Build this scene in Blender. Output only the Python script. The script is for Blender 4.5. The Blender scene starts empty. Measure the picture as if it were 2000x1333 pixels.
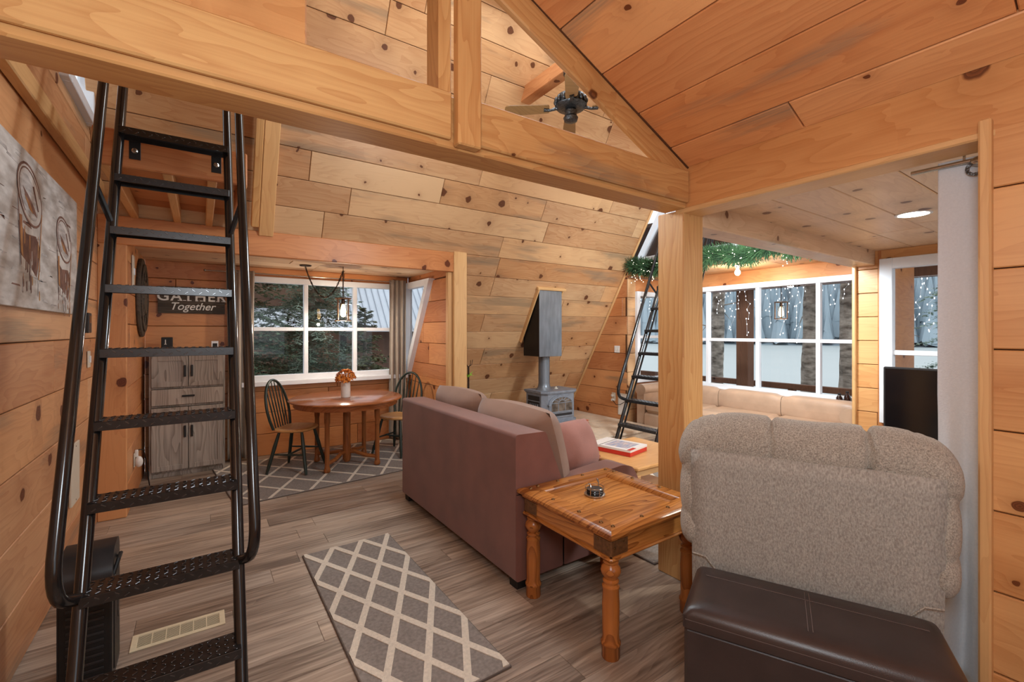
import bpy, math, random
from mathutils import Vector, Matrix
R = math.radians
S = bpy.context.scene
C = S.collection

# ---------------------------------------------------------------- camera, world, lights, exposure
cam_d = bpy.data.cameras.new('camera'); cam = bpy.data.objects.new('camera', cam_d); C.objects.link(cam)
cam.location = (0, 0, 1.5); cam.rotation_euler = (R(90), 0, R(-34.5))
cam_d.sensor_width = 36; cam_d.lens = 885 / 2000 * 36; cam_d.shift_y = -0.00925; cam_d.clip_start = .02; cam_d.clip_end = 500
S.camera = cam
S.view_settings.view_transform = 'Standard'; S.view_settings.look = 'None'
S.view_settings.gamma = 1; S.view_settings.use_curve_mapping = False
S.view_settings.exposure = 0.36

W = bpy.data.worlds.new('overcast'); S.world = W; W.use_nodes = True
nt = W.node_tree; bg = nt.nodes['Background']
bg.inputs[0].default_value = (.88, .94, 1, 1); bg.inputs[1].default_value = 1.3

def lamp(name, kind, loc, power, color, size=.1, rot=(0, 0, 0), sy=None, spot=None):
    d = bpy.data.lights.new(name, kind); d.energy = power; d.color = color
    if kind == 'AREA':
        d.size = size; d.shape = 'DISK'
        if sy: d.shape = 'RECTANGLE'; d.size_y = sy
    else:
        d.shadow_soft_size = size
    if spot: d.spot_size = R(spot); d.spot_blend = .6
    o = bpy.data.objects.new(name, d); o.location = loc; o.rotation_euler = rot; C.objects.link(o); return o
WARM = (1, .86, .70)
lamp('dormer_fill_light', 'POINT', (.10, -.05, 1.95), 62, (.80, .92, 1), .25)  # added fill right beside the camera, no fixture hangs there
lamp('room_fill_light', 'AREA', (2.7, 3.2, 4.55), 28, (.80, .92, 1), 2.6, sy=.4)  # added soft fill under the ridge, stands for no real fixture
lamp('loft_light', 'POINT', (1.0, 3.15, 4.1), 5, WARM, .08)
ld = lamp('stove_side_fill', 'AREA', (4.1, 2.25, 2.35), 70, (.80, .92, 1), .45); ld.rotation_euler = Vector((.80, .55, -.22)).to_track_quat('-Z', 'Y').to_euler()  # unseen disc added to brighten the stove wall and the bay
lamp('centre_fill_light', 'POINT', (1.7, 2.85, 2.6), 56, (.80, .92, 1), .2)  # added mid-room fill without a fixture, lifts the nook and slope
lamp('alcove_fill_light', 'AREA', (3.5, -.5, 2.26), 62, (.80, .92, 1), .4)  # added out of view to brighten the dim alcove

# ---------------------------------------------------------------- node materials
MATS = {}
def new_mat(name):
    m = bpy.data.materials.new(name); m.use_nodes = True
    return m, m.node_tree.nodes, m.node_tree.links, m.node_tree.nodes['Principled BSDF']
def math_n(N, L, op, a, b=None, c=None, clamp=False):
    n = N.new('ShaderNodeMath'); n.operation = op; n.use_clamp = clamp
    for i, x in enumerate((a, b, c)):
        if x is None: continue
        if isinstance(x, (int, float)): n.inputs[i].default_value = x
        else: L.new(x, n.inputs[i])
    return n.outputs[0]
def mixc(N, L, f, a, b, mode='MIX'):
    n = N.new('ShaderNodeMix'); n.data_type = 'RGBA'; n.blend_type = mode
    for k, x in ((0, f), (6, a), (7, b)):
        if isinstance(x, (int, float)): n.inputs[k].default_value = x
        elif isinstance(x, tuple): n.inputs[k].default_value = (*x, 1) if len(x) == 3 else x
        else: L.new(x, n.inputs[k])
    return n.outputs[2]
def ramp(N, L, f, stops):
    n = N.new('ShaderNodeValToRGB'); e = n.color_ramp.elements
    while len(e) < len(stops): e.new(.5)
    for k, (p, c) in zip(e, stops): k.position = p; k.color = (*c, 1)
    L.new(f, n.inputs[0]); return n.outputs[0]
def srgb(r, g, b):
    f = lambda c: (c / 255 / 12.92) if c / 255 <= .04045 else ((c / 255 + .055) / 1.055) ** 2.4
    return (f(r), f(g), f(b))
def tint(c, k): return tuple(min(1, x * k) for x in c)

def wood(name, light, dark, axis='X', knots=.5, rough=.42, stain=.25, freq=16, kscale=2.6, bump=.12, contrast=.5, vary=.55, rings=.55, grain=(2.5, 130)):
    """procedural softwood: rings bend around knots; light/dark are the tones boards vary between"""
    m, N, L, P = new_mat(name)
    tc = N.new('ShaderNodeTexCoord'); oi = N.new('ShaderNodeObjectInfo')
    sx = N.new('ShaderNodeSeparateXYZ'); L.new(tc.outputs['Object'], sx.inputs[0])
    o = {'X': (0, 1, 2), 'Y': (1, 0, 2), 'Z': (2, 0, 1)}[axis]
    rnd = oi.outputs['Random']
    a = math_n(N, L, 'ADD', sx.outputs[o[0]], math_n(N, L, 'MULTIPLY', rnd, 37.0))
    b = math_n(N, L, 'ADD', math_n(N, L, 'ADD', sx.outputs[o[1]], math_n(N, L, 'MULTIPLY', sx.outputs[o[2]], .8)), math_n(N, L, 'MULTIPLY', rnd, 91.0))
    cv = N.new('ShaderNodeCombineXYZ'); L.new(a, cv.inputs[0]); L.new(b, cv.inputs[1])
    # knots
    vk = N.new('ShaderNodeTexVoronoi'); vk.voronoi_dimensions = '2D'; vk.inputs['Scale'].default_value = kscale
    dn = N.new('ShaderNodeTexNoise'); dn.noise_dimensions = '2D'; dn.inputs['Scale'].default_value = 14; L.new(cv.outputs[0], dn.inputs['Vector'])
    wob = N.new('ShaderNodeVectorMath'); wob.operation = 'SCALE'; L.new(dn.outputs['Color'], wob.inputs[0]); wob.inputs[3].default_value = .035
    wv = N.new('ShaderNodeVectorMath'); L.new(cv.outputs[0], wv.inputs[0]); L.new(wob.outputs[0], wv.inputs[1])
    L.new(wv.outputs[0], vk.inputs['Vector'])
    sc = N.new('ShaderNodeSeparateColor'); L.new(vk.outputs['Color'], sc.inputs[0])
    has = math_n(N, L, 'LESS_THAN', sc.outputs[0], knots)
    rad = math_n(N, L, 'MULTIPLY_ADD', math_n(N, L, 'POWER', sc.outputs[1], 2.0), .085 * kscale / 2.6, .026 * kscale / 2.6)
    q = math_n(N, L, 'DIVIDE', vk.outputs['Distance'], rad)
    core = math_n(N, L, 'MULTIPLY', math_n(N, L, 'SMOOTH_MIN', 1.0, math_n(N, L, 'MAXIMUM', math_n(N, L, 'MULTIPLY', math_n(N, L, 'SUBTRACT', 1.12, q), 5), 0), .05), has, clamp=True)
    fall = math_n(N, L, 'MULTIPLY', math_n(N, L, 'EXPONENT', math_n(N, L, 'MULTIPLY', q, -.42)), has)
    # rings
    st = N.new('ShaderNodeMapping'); st.inputs['Scale'].default_value = (.55, 3.2, 1); L.new(cv.outputs[0], st.inputs[0])
    n1 = N.new('ShaderNodeTexNoise'); n1.noise_dimensions = '2D'; n1.inputs['Scale'].default_value = 1.1; n1.inputs['Detail'].default_value = 3; L.new(st.outputs[0], n1.inputs['Vector'])
    f = math_n(N, L, 'MULTIPLY', b, freq)
    f = math_n(N, L, 'MULTIPLY_ADD', n1.outputs[0], 13.0, f)
    f = math_n(N, L, 'MULTIPLY_ADD', fall, 2.6, f)
    ring = math_n(N, L, 'FRACT', f)
    ring = math_n(N, L, 'POWER', ring, 2.2)
    s2 = N.new('ShaderNodeMapping'); s2.inputs['Scale'].default_value = (*grain, 1); L.new(cv.outputs[0], s2.inputs[0])
    fine = N.new('ShaderNodeTexNoise'); fine.noise_dimensions = '2D'; fine.inputs['Detail'].default_value = 3; fine.inputs['Scale'].default_value = 1; L.new(s2.outputs[0], fine.inputs['Vector'])
    g = math_n(N, L, 'MULTIPLY_ADD', ring, rings * contrast, math_n(N, L, 'MULTIPLY', fine.outputs[0], .7 * contrast))
    s3 = N.new('ShaderNodeMapping'); s3.inputs['Scale'].default_value = (.6, 4.5, 1); L.new(cv.outputs[0], s3.inputs[0])
    big = N.new('ShaderNodeTexNoise'); big.noise_dimensions = '2D'; big.inputs['Scale'].default_value = 1.2; big.inputs['Detail'].default_value = 4; L.new(s3.outputs[0], big.inputs['Vector'])
    t = math_n(N, L, 'MULTIPLY_ADD', math_n(N, L, 'SUBTRACT', rnd, .5), vary, g)
    t = math_n(N, L, 'ADD', t, math_n(N, L, 'MULTIPLY', math_n(N, L, 'SUBTRACT', big.outputs[0], .45), .8), clamp=True)
    col = mixc(N, L, t, light, dark)
    r2 = math_n(N, L, 'FRACT', math_n(N, L, 'MULTIPLY', rnd, 7.77))
    col = mixc(N, L, math_n(N, L, 'MULTIPLY', r2, vary), col, mixc(N, L, 1.0, col, (.96, .80, .64), 'MULTIPLY'))
    # weathered grey streaks on some boards
    stn = math_n(N, L, 'MULTIPLY', math_n(N, L, 'SUBTRACT', big.outputs[0], .56), 7, clamp=True)
    w2 = math_n(N, L, 'GREATER_THAN', math_n(N, L, 'FRACT', math_n(N, L, 'MULTIPLY', rnd, 17.3)), 1 - stain)
    stn = math_n(N, L, 'MULTIPLY', math_n(N, L, 'MULTIPLY', stn, w2), math_n(N, L, 'MULTIPLY_ADD', fine.outputs[0], .8, .1))
    gr = sum(dark) / 3
    col = mixc(N, L, stn, col, (gr * .95, gr * .80, gr * .55))
    kh = mixc(N, L, math_n(N, L, 'MULTIPLY', fall, .55), col, tint(dark, .62))
    kc = mixc(N, L, math_n(N, L, 'FRACT', math_n(N, L, 'MULTIPLY', q, 2.6)), tuple(x * y for x, y in zip(dark, (.22, .16, .14))), tuple(x * y for x, y in zip(dark, (.42, .30, .26))))
    col = mixc(N, L, core, kh, kc)
    L.new(col, P.inputs['Base Color'])
    P.inputs['Roughness'].default_value = rough; P.inputs['Specular IOR Level'].default_value = .35
    if bump:
        bp = N.new('ShaderNodeBump'); bp.inputs['Strength'].default_value = bump; bp.inputs['Distance'].default_value = .004
        L.new(g, bp.inputs['Height']); L.new(bp.outputs[0], P.inputs['Normal'])
    MATS[name] = m; return m

def plain(name, color, rough=.5, metal=0, noise=0, nscale=40, bump=0, bscale=200, spec=.4, color2=None, stretch=(1, 1, 1), emit=None, estr=1, sheen=0):
    m, N, L, P = new_mat(name)
    P.inputs['Roughness'].default_value = rough; P.inputs['Metallic'].default_value = metal; P.inputs['Specular IOR Level'].default_value = spec
    P.inputs['Base Color'].default_value = (*color, 1)
    tc = N.new('ShaderNodeTexCoord'); mp = N.new('ShaderNodeMapping'); mp.inputs['Scale'].default_value = stretch
    L.new(tc.outputs['Object'], mp.inputs[0])
    if noise or color2:
        n = N.new('ShaderNodeTexNoise'); n.inputs['Scale'].default_value = nscale; n.inputs['Detail'].default_value = 5
        L.new(mp.outputs[0], n.inputs['Vector'])
        c2 = color2 or tint(color, 1 - noise)
        f = math_n(N, L, 'MULTIPLY', math_n(N, L, 'SUBTRACT', n.outputs[0], .32), 2.8, clamp=True)
        L.new(mixc(N, L, f, color, c2), P.inputs['Base Color'])
    if bump:
        n = N.new('ShaderNodeTexNoise'); n.inputs['Scale'].default_value = bscale; n.inputs['Detail'].default_value = 3
        L.new(mp.outputs[0], n.inputs['Vector'])
        bp = N.new('ShaderNodeBump'); bp.inputs['Strength'].default_value = bump; bp.inputs['Distance'].default_value = .01
        L.new(n.outputs[0], bp.inputs['Height']); L.new(bp.outputs[0], P.inputs['Normal'])
    if emit: P.inputs['Emission Color'].default_value = (*emit, 1); P.inputs['Emission Strength'].default_value = estr
    if sheen: P.inputs['Sheen Weight'].default_value = sheen; P.inputs['Sheen Roughness'].default_value = .5
    MATS[name] = m; return m

def glass(name, tintc=(1, 1, 1), gloss=1.0):
    m, N, L, P = new_mat(name); N.remove(P)
    tr = N.new('ShaderNodeBsdfTransparent'); tr.inputs[0].default_value = (*tintc, 1)
    gl = N.new('ShaderNodeBsdfGlossy'); gl.inputs['Roughness'].default_value = .0
    fr = N.new('ShaderNodeFresnel'); fr.inputs[0].default_value = 1.45
    mx = N.new('ShaderNodeMixShader'); L.new(math_n(N, L, 'MULTIPLY', fr.outputs[0], gloss), mx.inputs[0]); L.new(tr.outputs[0], mx.inputs[1]); L.new(gl.outputs[0], mx.inputs[2])
    L.new(mx.outputs[0], N['Material Output'].inputs[0]); MATS[name] = m; return m

wood('pine_slope', srgb(208, 170, 128), srgb(166, 116, 76), knots=.72, stain=.5, vary=.75)
wood('pine_orange', srgb(208, 148, 98), srgb(166, 98, 58), knots=.68, stain=.2, vary=.8)
wood('pine_ceiling', srgb(230, 168, 112), srgb(192, 120, 72), knots=.6, stain=.25, kscale=2.0, vary=.7)
wood('pine_right', srgb(220, 170, 114), srgb(184, 124, 72), knots=.6, stain=.25, vary=.6)
wood('pine_left', srgb(218, 170, 126), srgb(174, 114, 76), knots=.45, stain=.6, vary=.7)
wood('pine_pale', srgb(228, 202, 172), srgb(192, 154, 120), knots=.5, stain=.35, kscale=3.2)
wood('fir_beam', srgb(214, 170, 112), srgb(178, 122, 70), knots=.22, stain=.3, freq=30, contrast=.75, vary=.3)
wood('trim_pine', srgb(220, 178, 124), srgb(188, 136, 86), knots=.2, stain=.1, freq=24, vary=.3)
wood('floor_vinyl', srgb(204, 186, 168), srgb(108, 92, 80), knots=0, stain=0, rough=.36, freq=40, contrast=1.5, vary=.35, bump=.15, rings=.12, grain=(2.2, 42))
wood('table_wood', srgb(206, 138, 70), srgb(112, 58, 22), knots=0, stain=0, rough=.25, freq=22, contrast=.9, vary=.1)
wood('leg_wood', srgb(190, 118, 58), srgb(104, 54, 22), axis='Z', knots=0, stain=0, rough=.25, freq=18, contrast=.8, vary=.1)
wood('dining_wood', srgb(176, 108, 64), srgb(112, 60, 32), knots=0, stain=0, rough=.2, freq=22, contrast=.7, vary=.1)
wood('dining_leg_wood', srgb(168, 104, 56), srgb(104, 58, 28), axis='Z', knots=0, stain=0, rough=.3, freq=18, contrast=.7, vary=.1)
wood('seat_wood', srgb(222, 172, 112), srgb(186, 130, 74), knots=0, stain=0, rough=.35, contrast=.6, vary=.1)
wood('grey_barn', srgb(184, 174, 163), srgb(122, 112, 103), axis='Z', knots=.05, stain=.5, rough=.6, freq=26, contrast=1.0, vary=.25)
wood('dark_barn', srgb(98, 86, 74), srgb(58, 48, 40), knots=.1, stain=.5, rough=.7, freq=26, contrast=1.0, vary=.2)
wood('blade_wood', srgb(150, 112, 70), srgb(102, 72, 42), knots=0, stain=0, rough=.4, freq=30, vary=.1)
wood('deck_wood', srgb(120, 82, 60), srgb(74, 48, 36), axis='Z', knots=.3, stain=.2, rough=.7, vary=.2)
wood('gap_dark', srgb(96, 60, 34), srgb(66, 40, 22), knots=0, stain=0, rough=.9, bump=0)
plain('gap_grey', srgb(46, 38, 32), .8, noise=.3)
plain('white_paint', srgb(228, 230, 234), .4, noise=.05, nscale=8)
plain('black_steel', srgb(38, 37, 38), .16, .35, noise=.3, nscale=30, spec=.8)
plain('black_tread', srgb(44, 42, 42), .30, .35, noise=.4, nscale=40, spec=.7)
plain('lug_highlight_steel', srgb(84, 83, 84), .22, .6, noise=.3, nscale=60, spec=.8)  # paler than the treads: lug highlights put into the colour
plain('black_matte', srgb(26, 25, 25), .5, noise=.3)
plain('black_plastic', srgb(40, 40, 42), .4, noise=.2, nscale=20)
plain('stove_iron', srgb(138, 143, 152), .45, .15, noise=.25, nscale=18, bump=.15, bscale=120)
plain('stove_dark', srgb(58, 56, 58), .5, .4, noise=.3, nscale=18)
plain('stove_glass', srgb(126, 112, 100), .15, 0, color2=srgb(60, 52, 46), nscale=9)
plain('sheet_steel', srgb(128, 132, 138), .36, .45, noise=.3, nscale=6, stretch=(3, 3, .6))
plain('sheet_black', srgb(44, 38, 36), .5, .5, noise=.3, nscale=6)
plain('sofa_fabric', srgb(126, 80, 68), .9, noise=.22, nscale=5, bump=.25, bscale=500, spec=.15, sheen=.3)
plain('sofa_cushion', srgb(144, 112, 94), .9, noise=.16, nscale=6, bump=.25, bscale=400, spec=.15, sheen=.3)
plain('pink_fabric', srgb(166, 118, 108), .9, noise=.15, nscale=7, bump=.3, bscale=300, spec=.15, sheen=.2)
plain('fringe_pink', srgb(186, 104, 86), .9, noise=.2)
plain('chenille', srgb(190, 183, 170), .95, color2=srgb(134, 127, 117), nscale=210, bump=.5, bscale=260, spec=.1, sheen=.25, stretch=(1, 1, .8))
plain('chenille_flat', srgb(182, 178, 169), .95, color2=srgb(142, 137, 129), nscale=130, bump=.35, bscale=260, spec=.1, sheen=.2, stretch=(1.5, 1.5, .7))
plain('brown_leather', srgb(58, 47, 45), .34, noise=.25, nscale=9, bump=.08, bscale=350, spec=.5)
plain('stitch', srgb(104, 92, 88), .7)
plain('tan_leather', srgb(190, 158, 132), .4, noise=.16, nscale=6, bump=.08, bscale=200)
plain('rug_grey', srgb(150, 142, 135), .95, noise=.28, nscale=60, bump=.4, bscale=300, spec=.1)
plain('rug_cream', srgb(232, 222, 205), .95, noise=.16, nscale=70, bump=.6, bscale=260, spec=.1)
plain('rug_edge', srgb(92, 82, 76), .9)
plain('curtain_grey', srgb(172, 160, 148), .9, noise=.1, nscale=10, spec=.1)
plain('curtain_white', srgb(212, 214, 218), .9, noise=.06, nscale=120, bump=.2, bscale=160, spec=.1, stretch=(1, 1, 1))
plain('steel', srgb(186, 180, 172), .22, .95, noise=.12)
plain('bronze', srgb(74, 58, 48), .4, .8, noise=.3, nscale=30)
plain('lantern_wood', srgb(112, 78, 52), .5, noise=.3, nscale=20, stretch=(4, 4, .5))
plain('pewter', srgb(98, 100, 102), .35, .85, noise=.6, nscale=60, bump=.6, bscale=70)
plain('brass_nail', srgb(120, 88, 54), .4, .8)
plain('iron_bracket', srgb(118, 80, 48), .45, .2, noise=.45, nscale=60)
plain('ceramic_white', srgb(226, 220, 212), .3, noise=.05)
plain('flower_orange', srgb(222, 142, 58), .8, color2=srgb(178, 88, 26), nscale=30)
plain('flower_dark', srgb(120, 62, 24), .9)
plain('ivory_plastic', srgb(214, 204, 186), .4, noise=.06)
plain('vent_almond', srgb(222, 208, 176), .45, noise=.08)
plain('vent_dark', srgb(74, 66, 50), .6)
plain('chair_green', srgb(40, 52, 46), .35, noise=.2, nscale=12)
plain('red_print', srgb(206, 58, 46), .4, noise=.1)
plain('box_white', srgb(236, 234, 232), .4, noise=.05)
plain('box_blue', srgb(120, 150, 190), .4, color2=srgb(214, 196, 190), nscale=14, stretch=(1, 4, 1))
plain('hearth_stone', srgb(212, 190, 166), .7, noise=.14, nscale=14, bump=.1, bscale=60)
plain('screen_black', srgb(14, 14, 16), .12, noise=.1, spec=.6)
plain('bottle_brown', srgb(46, 24, 18), .15, noise=.2, spec=.6)
plain('canvas_paint', srgb(214, 209, 204), .7, color2=srgb(160, 150, 142), nscale=5, stretch=(1, 1.2, 4))
plain('canvas_streak', srgb(150, 142, 138), .8, color2=srgb(206, 200, 196), nscale=9, stretch=(1, 1, 5))
plain('paint_brown', srgb(92, 58, 48), .7, color2=srgb(140, 104, 90), nscale=14)
plain('paint_amber', srgb(202, 148, 86), .7, color2=srgb(150, 96, 58), nscale=12)
plain('paint_pale', srgb(224, 220, 214), .7, color2=srgb(186, 178, 172), nscale=12)
plain('letter_white', srgb(232, 228, 220), .7, noise=.1, nscale=60)
plain('plant_green', srgb(150, 200, 60), .6, noise=.3)
plain('needle_green', srgb(118, 142, 112), .8, color2=srgb(30, 48, 34), nscale=3)
plain('needle_blue', srgb(160, 176, 156), .8, color2=srgb(92, 112, 96), nscale=2.2)
plain('needle_olive', srgb(122, 124, 86), .8, color2=srgb(66, 78, 54), nscale=2)
plain('garland_green', srgb(64, 96, 54), .8, color2=srgb(32, 54, 32), nscale=12)
plain('bark', srgb(168, 158, 146), .95, color2=srgb(84, 76, 68), nscale=5, bump=1.0, bscale=14, stretch=(1, 1, 2.4))
plain('snow', srgb(236, 240, 246), .7, noise=.06)
plain('lake_ice', srgb(172, 179, 178), .5, noise=.06, nscale=.06, stretch=(1, .2, 1))
plain('haze_forest', srgb(166, 180, 188), .95, color2=srgb(140, 156, 166), nscale=.25, stretch=(1, 1, .3))  # distance haze is put into this colour, for forest and hill
plain('metal_siding', srgb(206, 212, 220), .45, .2, noise=.08, nscale=3)
plain('brown_siding', srgb(92, 66, 52), .8, noise=.3, nscale=4)
plain('bulb_glow', (1, .8, .45), .4, emit=(1, .62, .22), estr=9)
plain('bulb_white', (1, .9, .7), .4, emit=(1, .78, .46), estr=14)
plain('fairy_glow', (1, .95, .85), .4, emit=(1, .86, .66), estr=5)
plain('fairy_cool', (1, 1, 1), .4, emit=(.95, .97, 1), estr=2.2)
plain('lens_glow', (1, .95, .85), .4, emit=(1, .92, .8), estr=9)
glass('window_glass', (.96, .97, .97), 1.0)
glass('lamp_glass', (.98, .95, .9), .5)

# ---------------------------------------------------------------- mesh helpers
class MB:
    def __init__(s): s.v = []; s.f = []
    def add(s, vs, fs):
        k = len(s.v); s.v += [tuple(x) for x in vs]; s.f += [tuple(i + k for i in f) for f in fs]; return s
    def box(s, c, d, b=0, M=None):
        """centre c, full size d, chamfer b on every edge"""
        h = [x / 2 for x in d]; vs = []; fs = []
        if b <= 0:
            vs = [(sx * h[0], sy * h[1], sz * h[2]) for sx in (-1, 1) for sy in (-1, 1) for sz in (-1, 1)]
            fs = [(0, 1, 3, 2), (4, 6, 7, 5), (0, 4, 5, 1), (2, 3, 7, 6), (0, 2, 6, 4), (1, 5, 7, 3)]
        else:
            b = min(b, min(h) * .98); idx = {}
            for sx in (-1, 1):
                for sy in (-1, 1):
                    for sz in (-1, 1):
                        for ax in range(3):
                            p = [sx * h[0], sy * h[1], sz * h[2]]
                            for j in range(3):
                                if j != ax: p[j] -= (sx, sy, sz)[j] * b
                            idx[(sx, sy, sz, ax)] = len(vs); vs.append(tuple(p))
            for sx in (-1, 1):
                fs.append([idx[(sx, y, z, 0)] for y, z in ((-1, -1), (1, -1), (1, 1), (-1, 1))][::sx])
                fs.append([idx[(x, sx, z, 1)] for x, z in ((-1, -1), (-1, 1), (1, 1), (1, -1))][::sx])
                fs.append([idx[(x, y, sx, 2)] for x, y in ((-1, -1), (1, -1), (1, 1), (-1, 1))][::sx])
            for p in (-1, 1):
                for q in (-1, 1):
                    fs.append([idx[(-1, p, q, 1)], idx[(1, p, q, 1)], idx[(1, p, q, 2)], idx[(-1, p, q, 2)]][::-p * q or 1])
                    fs.append([idx[(p, -1, q, 0)], idx[(p, 1, q, 0)], idx[(p, 1, q, 2)], idx[(p, -1, q, 2)]][::p * q])
                    fs.append([idx[(p, q, -1, 0)], idx[(p, q, 1, 0)], idx[(p, q, 1, 1)], idx[(p, q, -1, 1)]][::-p * q])
            for sx in (-1, 1):
                for sy in (-1, 1):
                    for sz in (-1, 1):
                        fs.append([idx[(sx, sy, sz, a)] for a in range(3)][::sx * sy * sz])
        if M is not None: vs = [tuple(M @ Vector(x)) for x in vs]
        return s.add([(x + c[0], y + c[1], z + c[2]) for x, y, z in vs], fs)
    def bx(s, x0, x1, y0, y1, z0, z1, b=0): return s.box(((x0 + x1) / 2, (y0 + y1) / 2, (z0 + z1) / 2), (abs(x1 - x0), abs(y1 - y0), abs(z1 - z0)), b)
    def tube(s, pts, r, n=8, cap=True, closed=False):
        pts = [Vector(p) for p in pts]; m = len(pts)
        rr = r if isinstance(r, (list, tuple)) else [r] * m
        vs = []; fs = []; prev = None
        for i, p in enumerate(pts):
            if closed: t = pts[(i + 1) % m] - pts[i - 1]
            else: t = pts[min(i + 1, m - 1)] - pts[max(i - 1, 0)]
            t.normalize()
            if prev is None:
                a = Vector((0, 0, 1)) if abs(t.z) < .9 else Vector((1, 0, 0))
                nrm = t.cross(a).normalized()
            else:
                nrm = (prev - t * prev.dot(t)); nrm = nrm.normalized() if nrm.length > 1e-6 else prev
            prev = nrm; bn = t.cross(nrm)
            for k in range(n):
                an = 2 * math.pi * k / n
                vs.append(p + (nrm * math.cos(an) + bn * math.sin(an)) * rr[i])
        rng = m if closed else m - 1
        for i in range(rng):
            j = (i + 1) % m
            for k in range(n): fs.append((i * n + k, i * n + (k + 1) % n, j * n + (k + 1) % n, j * n + k))
        if cap and not closed: fs.append(tuple(range(n))[::-1]); fs.append(tuple((m - 1) * n + k for k in range(n)))
        return s.add(vs, fs)
    def cyl(s, p0, p1, r0, r1=None, n=16): return s.tube([p0, p1], [r0, r0 if r1 is None else r1], n)
    def lathe(s, prof, n=24, c=(0, 0, 0), axis='Z', cap=True):
        cap = cap and tuple(prof[0]) != tuple(prof[-1])
        vs = []; fs = []; m = len(prof)
        for r, z in prof:
            for k in range(n):
                a = 2 * math.pi * k / n; x, y = r * math.cos(a), r * math.sin(a)
                q = (x, y, z) if axis == 'Z' else ((z, x, y) if axis == 'X' else (x, -z, y))
                vs.append((q[0] + c[0], q[1] + c[1], q[2] + c[2]))
        for i in range(m - 1):
            for k in range(n): fs.append((i * n + k, i * n + (k + 1) % n, (i + 1) * n + (k + 1) % n, (i + 1) * n + k))
        if cap and prof[0][0] > 1e-5: fs.append(tuple(range(n))[::-1])
        if cap and prof[-1][0] > 1e-5: fs.append(tuple((m - 1) * n + k for k in range(n)))
        return s.add(vs, fs)
    def prism(s, poly, z0, z1, M=None):
        n = len(poly); vs = [(x, y, z0) for x, y in poly] + [(x, y, z1) for x, y in poly]
        if M is not None: vs = [tuple(M @ Vector(v)) for v in vs]
        return s.add(vs, [tuple(range(n))[::-1], tuple(range(n, 2 * n))] + [(i, (i + 1) % n, (i + 1) % n + n, i + n) for i in range(n)])
    def sphere(s, c, r, n=12, m=8):
        rr = (r, r, r) if isinstance(r, (int, float)) else r
        vs = []; fs = []
        for i in range(m + 1):
            th = math.pi * i / m
            for k in range(n):
                a = 2 * math.pi * k / n
                vs.append((c[0] + rr[0] * math.sin(th) * math.cos(a), c[1] + rr[1] * math.sin(th) * math.sin(a), c[2] + rr[2] * math.cos(th)))
        for i in range(m):
            for k in range(n): fs.append((i * n + k, (i + 1) * n + k, (i + 1) * n + (k + 1) % n, i * n + (k + 1) % n))
        return s.add(vs, fs)
    def grid(s, fn, nu, nv, closed_u=False):
        vs = [fn(i / nu, j / nv) for j in range(nv + 1) for i in range(nu + (0 if closed_u else 1))]
        w = nu if closed_u else nu + 1; fs = []
        for j in range(nv):
            for i in range(nu):
                a = j * w + i; b = j * w + (i + 1) % w if closed_u else a + 1
                fs.append((a, b, b + w, a + w))
        return s.add(vs, fs)
    def build(s, name, mat, parent=None, smooth=False, loc=None, rz=0, subsurf=0, solid=0):
        me = bpy.data.meshes.new(name); me.from_pydata(s.v, [], s.f); me.validate(); me.update()
        me.materials.append(MATS[mat])
        o = bpy.data.objects.new(name, me); C.objects.link(o)
        if parent is not None: o.parent = parent
        if loc: o.location = loc
        if rz: o.rotation_euler.z = rz
        if smooth:
            me.polygons.foreach_set('use_smooth', [True] * len(me.polygons))
            if smooth != 'all':
                try: me.set_sharp_from_angle(angle=R(40))
                except Exception: pass
        if solid:
            md = o.modifiers.new('solid', 'SOLIDIFY'); md.thickness = solid; md.offset = 0
        if subsurf:
            md = o.modifiers.new('sub', 'SUBSURF'); md.levels = subsurf; md.render_levels = subsurf
        return o

def tag(o, label=None, cat=None, group=None, kind=None):
    if label: o['label'] = label
    if cat: o['category'] = cat
    if group: o['group'] = group
    if kind: o['kind'] = kind
    return o
def thing(name, label, cat, loc=(0, 0, 0), rz=0, group=None):
    o = bpy.data.objects.new(name, None); C.objects.link(o); o.empty_display_size = .1
    o.location = loc; o.rotation_euler = (0, 0, rz); return tag(o, label, cat, group)
def structure(name, label=None):
    o = bpy.data.objects.new(name, None); C.objects.link(o); o.empty_display_size = .1
    return tag(o, label, None, None, 'structure')
def clip(poly, region):
    """convex clip of poly by convex ccw region (2d)"""
    out = poly
    for i in range(len(region)):
        a, b = region[i], region[(i + 1) % len(region)]; inp = out; out = []
        if not inp: break
        side = lambda p: (b[0] - a[0]) * (p[1] - a[1]) - (b[1] - a[1]) * (p[0] - a[0])
        for j in range(len(inp)):
            p, q = inp[j], inp[(j + 1) % len(inp)]; sp, sq = side(p), side(q)
            if sp >= 0: out.append(p)
            if (sp >= 0) != (sq >= 0):
                t = sp / (sp - sq); out.append((p[0] + (q[0] - p[0]) * t, p[1] + (q[1] - p[1]) * t))
    return out
def area(p): return abs(sum(p[i][0] * p[(i + 1) % len(p)][1] - p[(i + 1) % len(p)][0] * p[i][1] for i in range(len(p)))) / 2
def rect(u0, u1, v0, v1): return [(u0, v0), (u1, v0), (u1, v1), (u0, v1)]
PCOUNT = [0]
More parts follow.
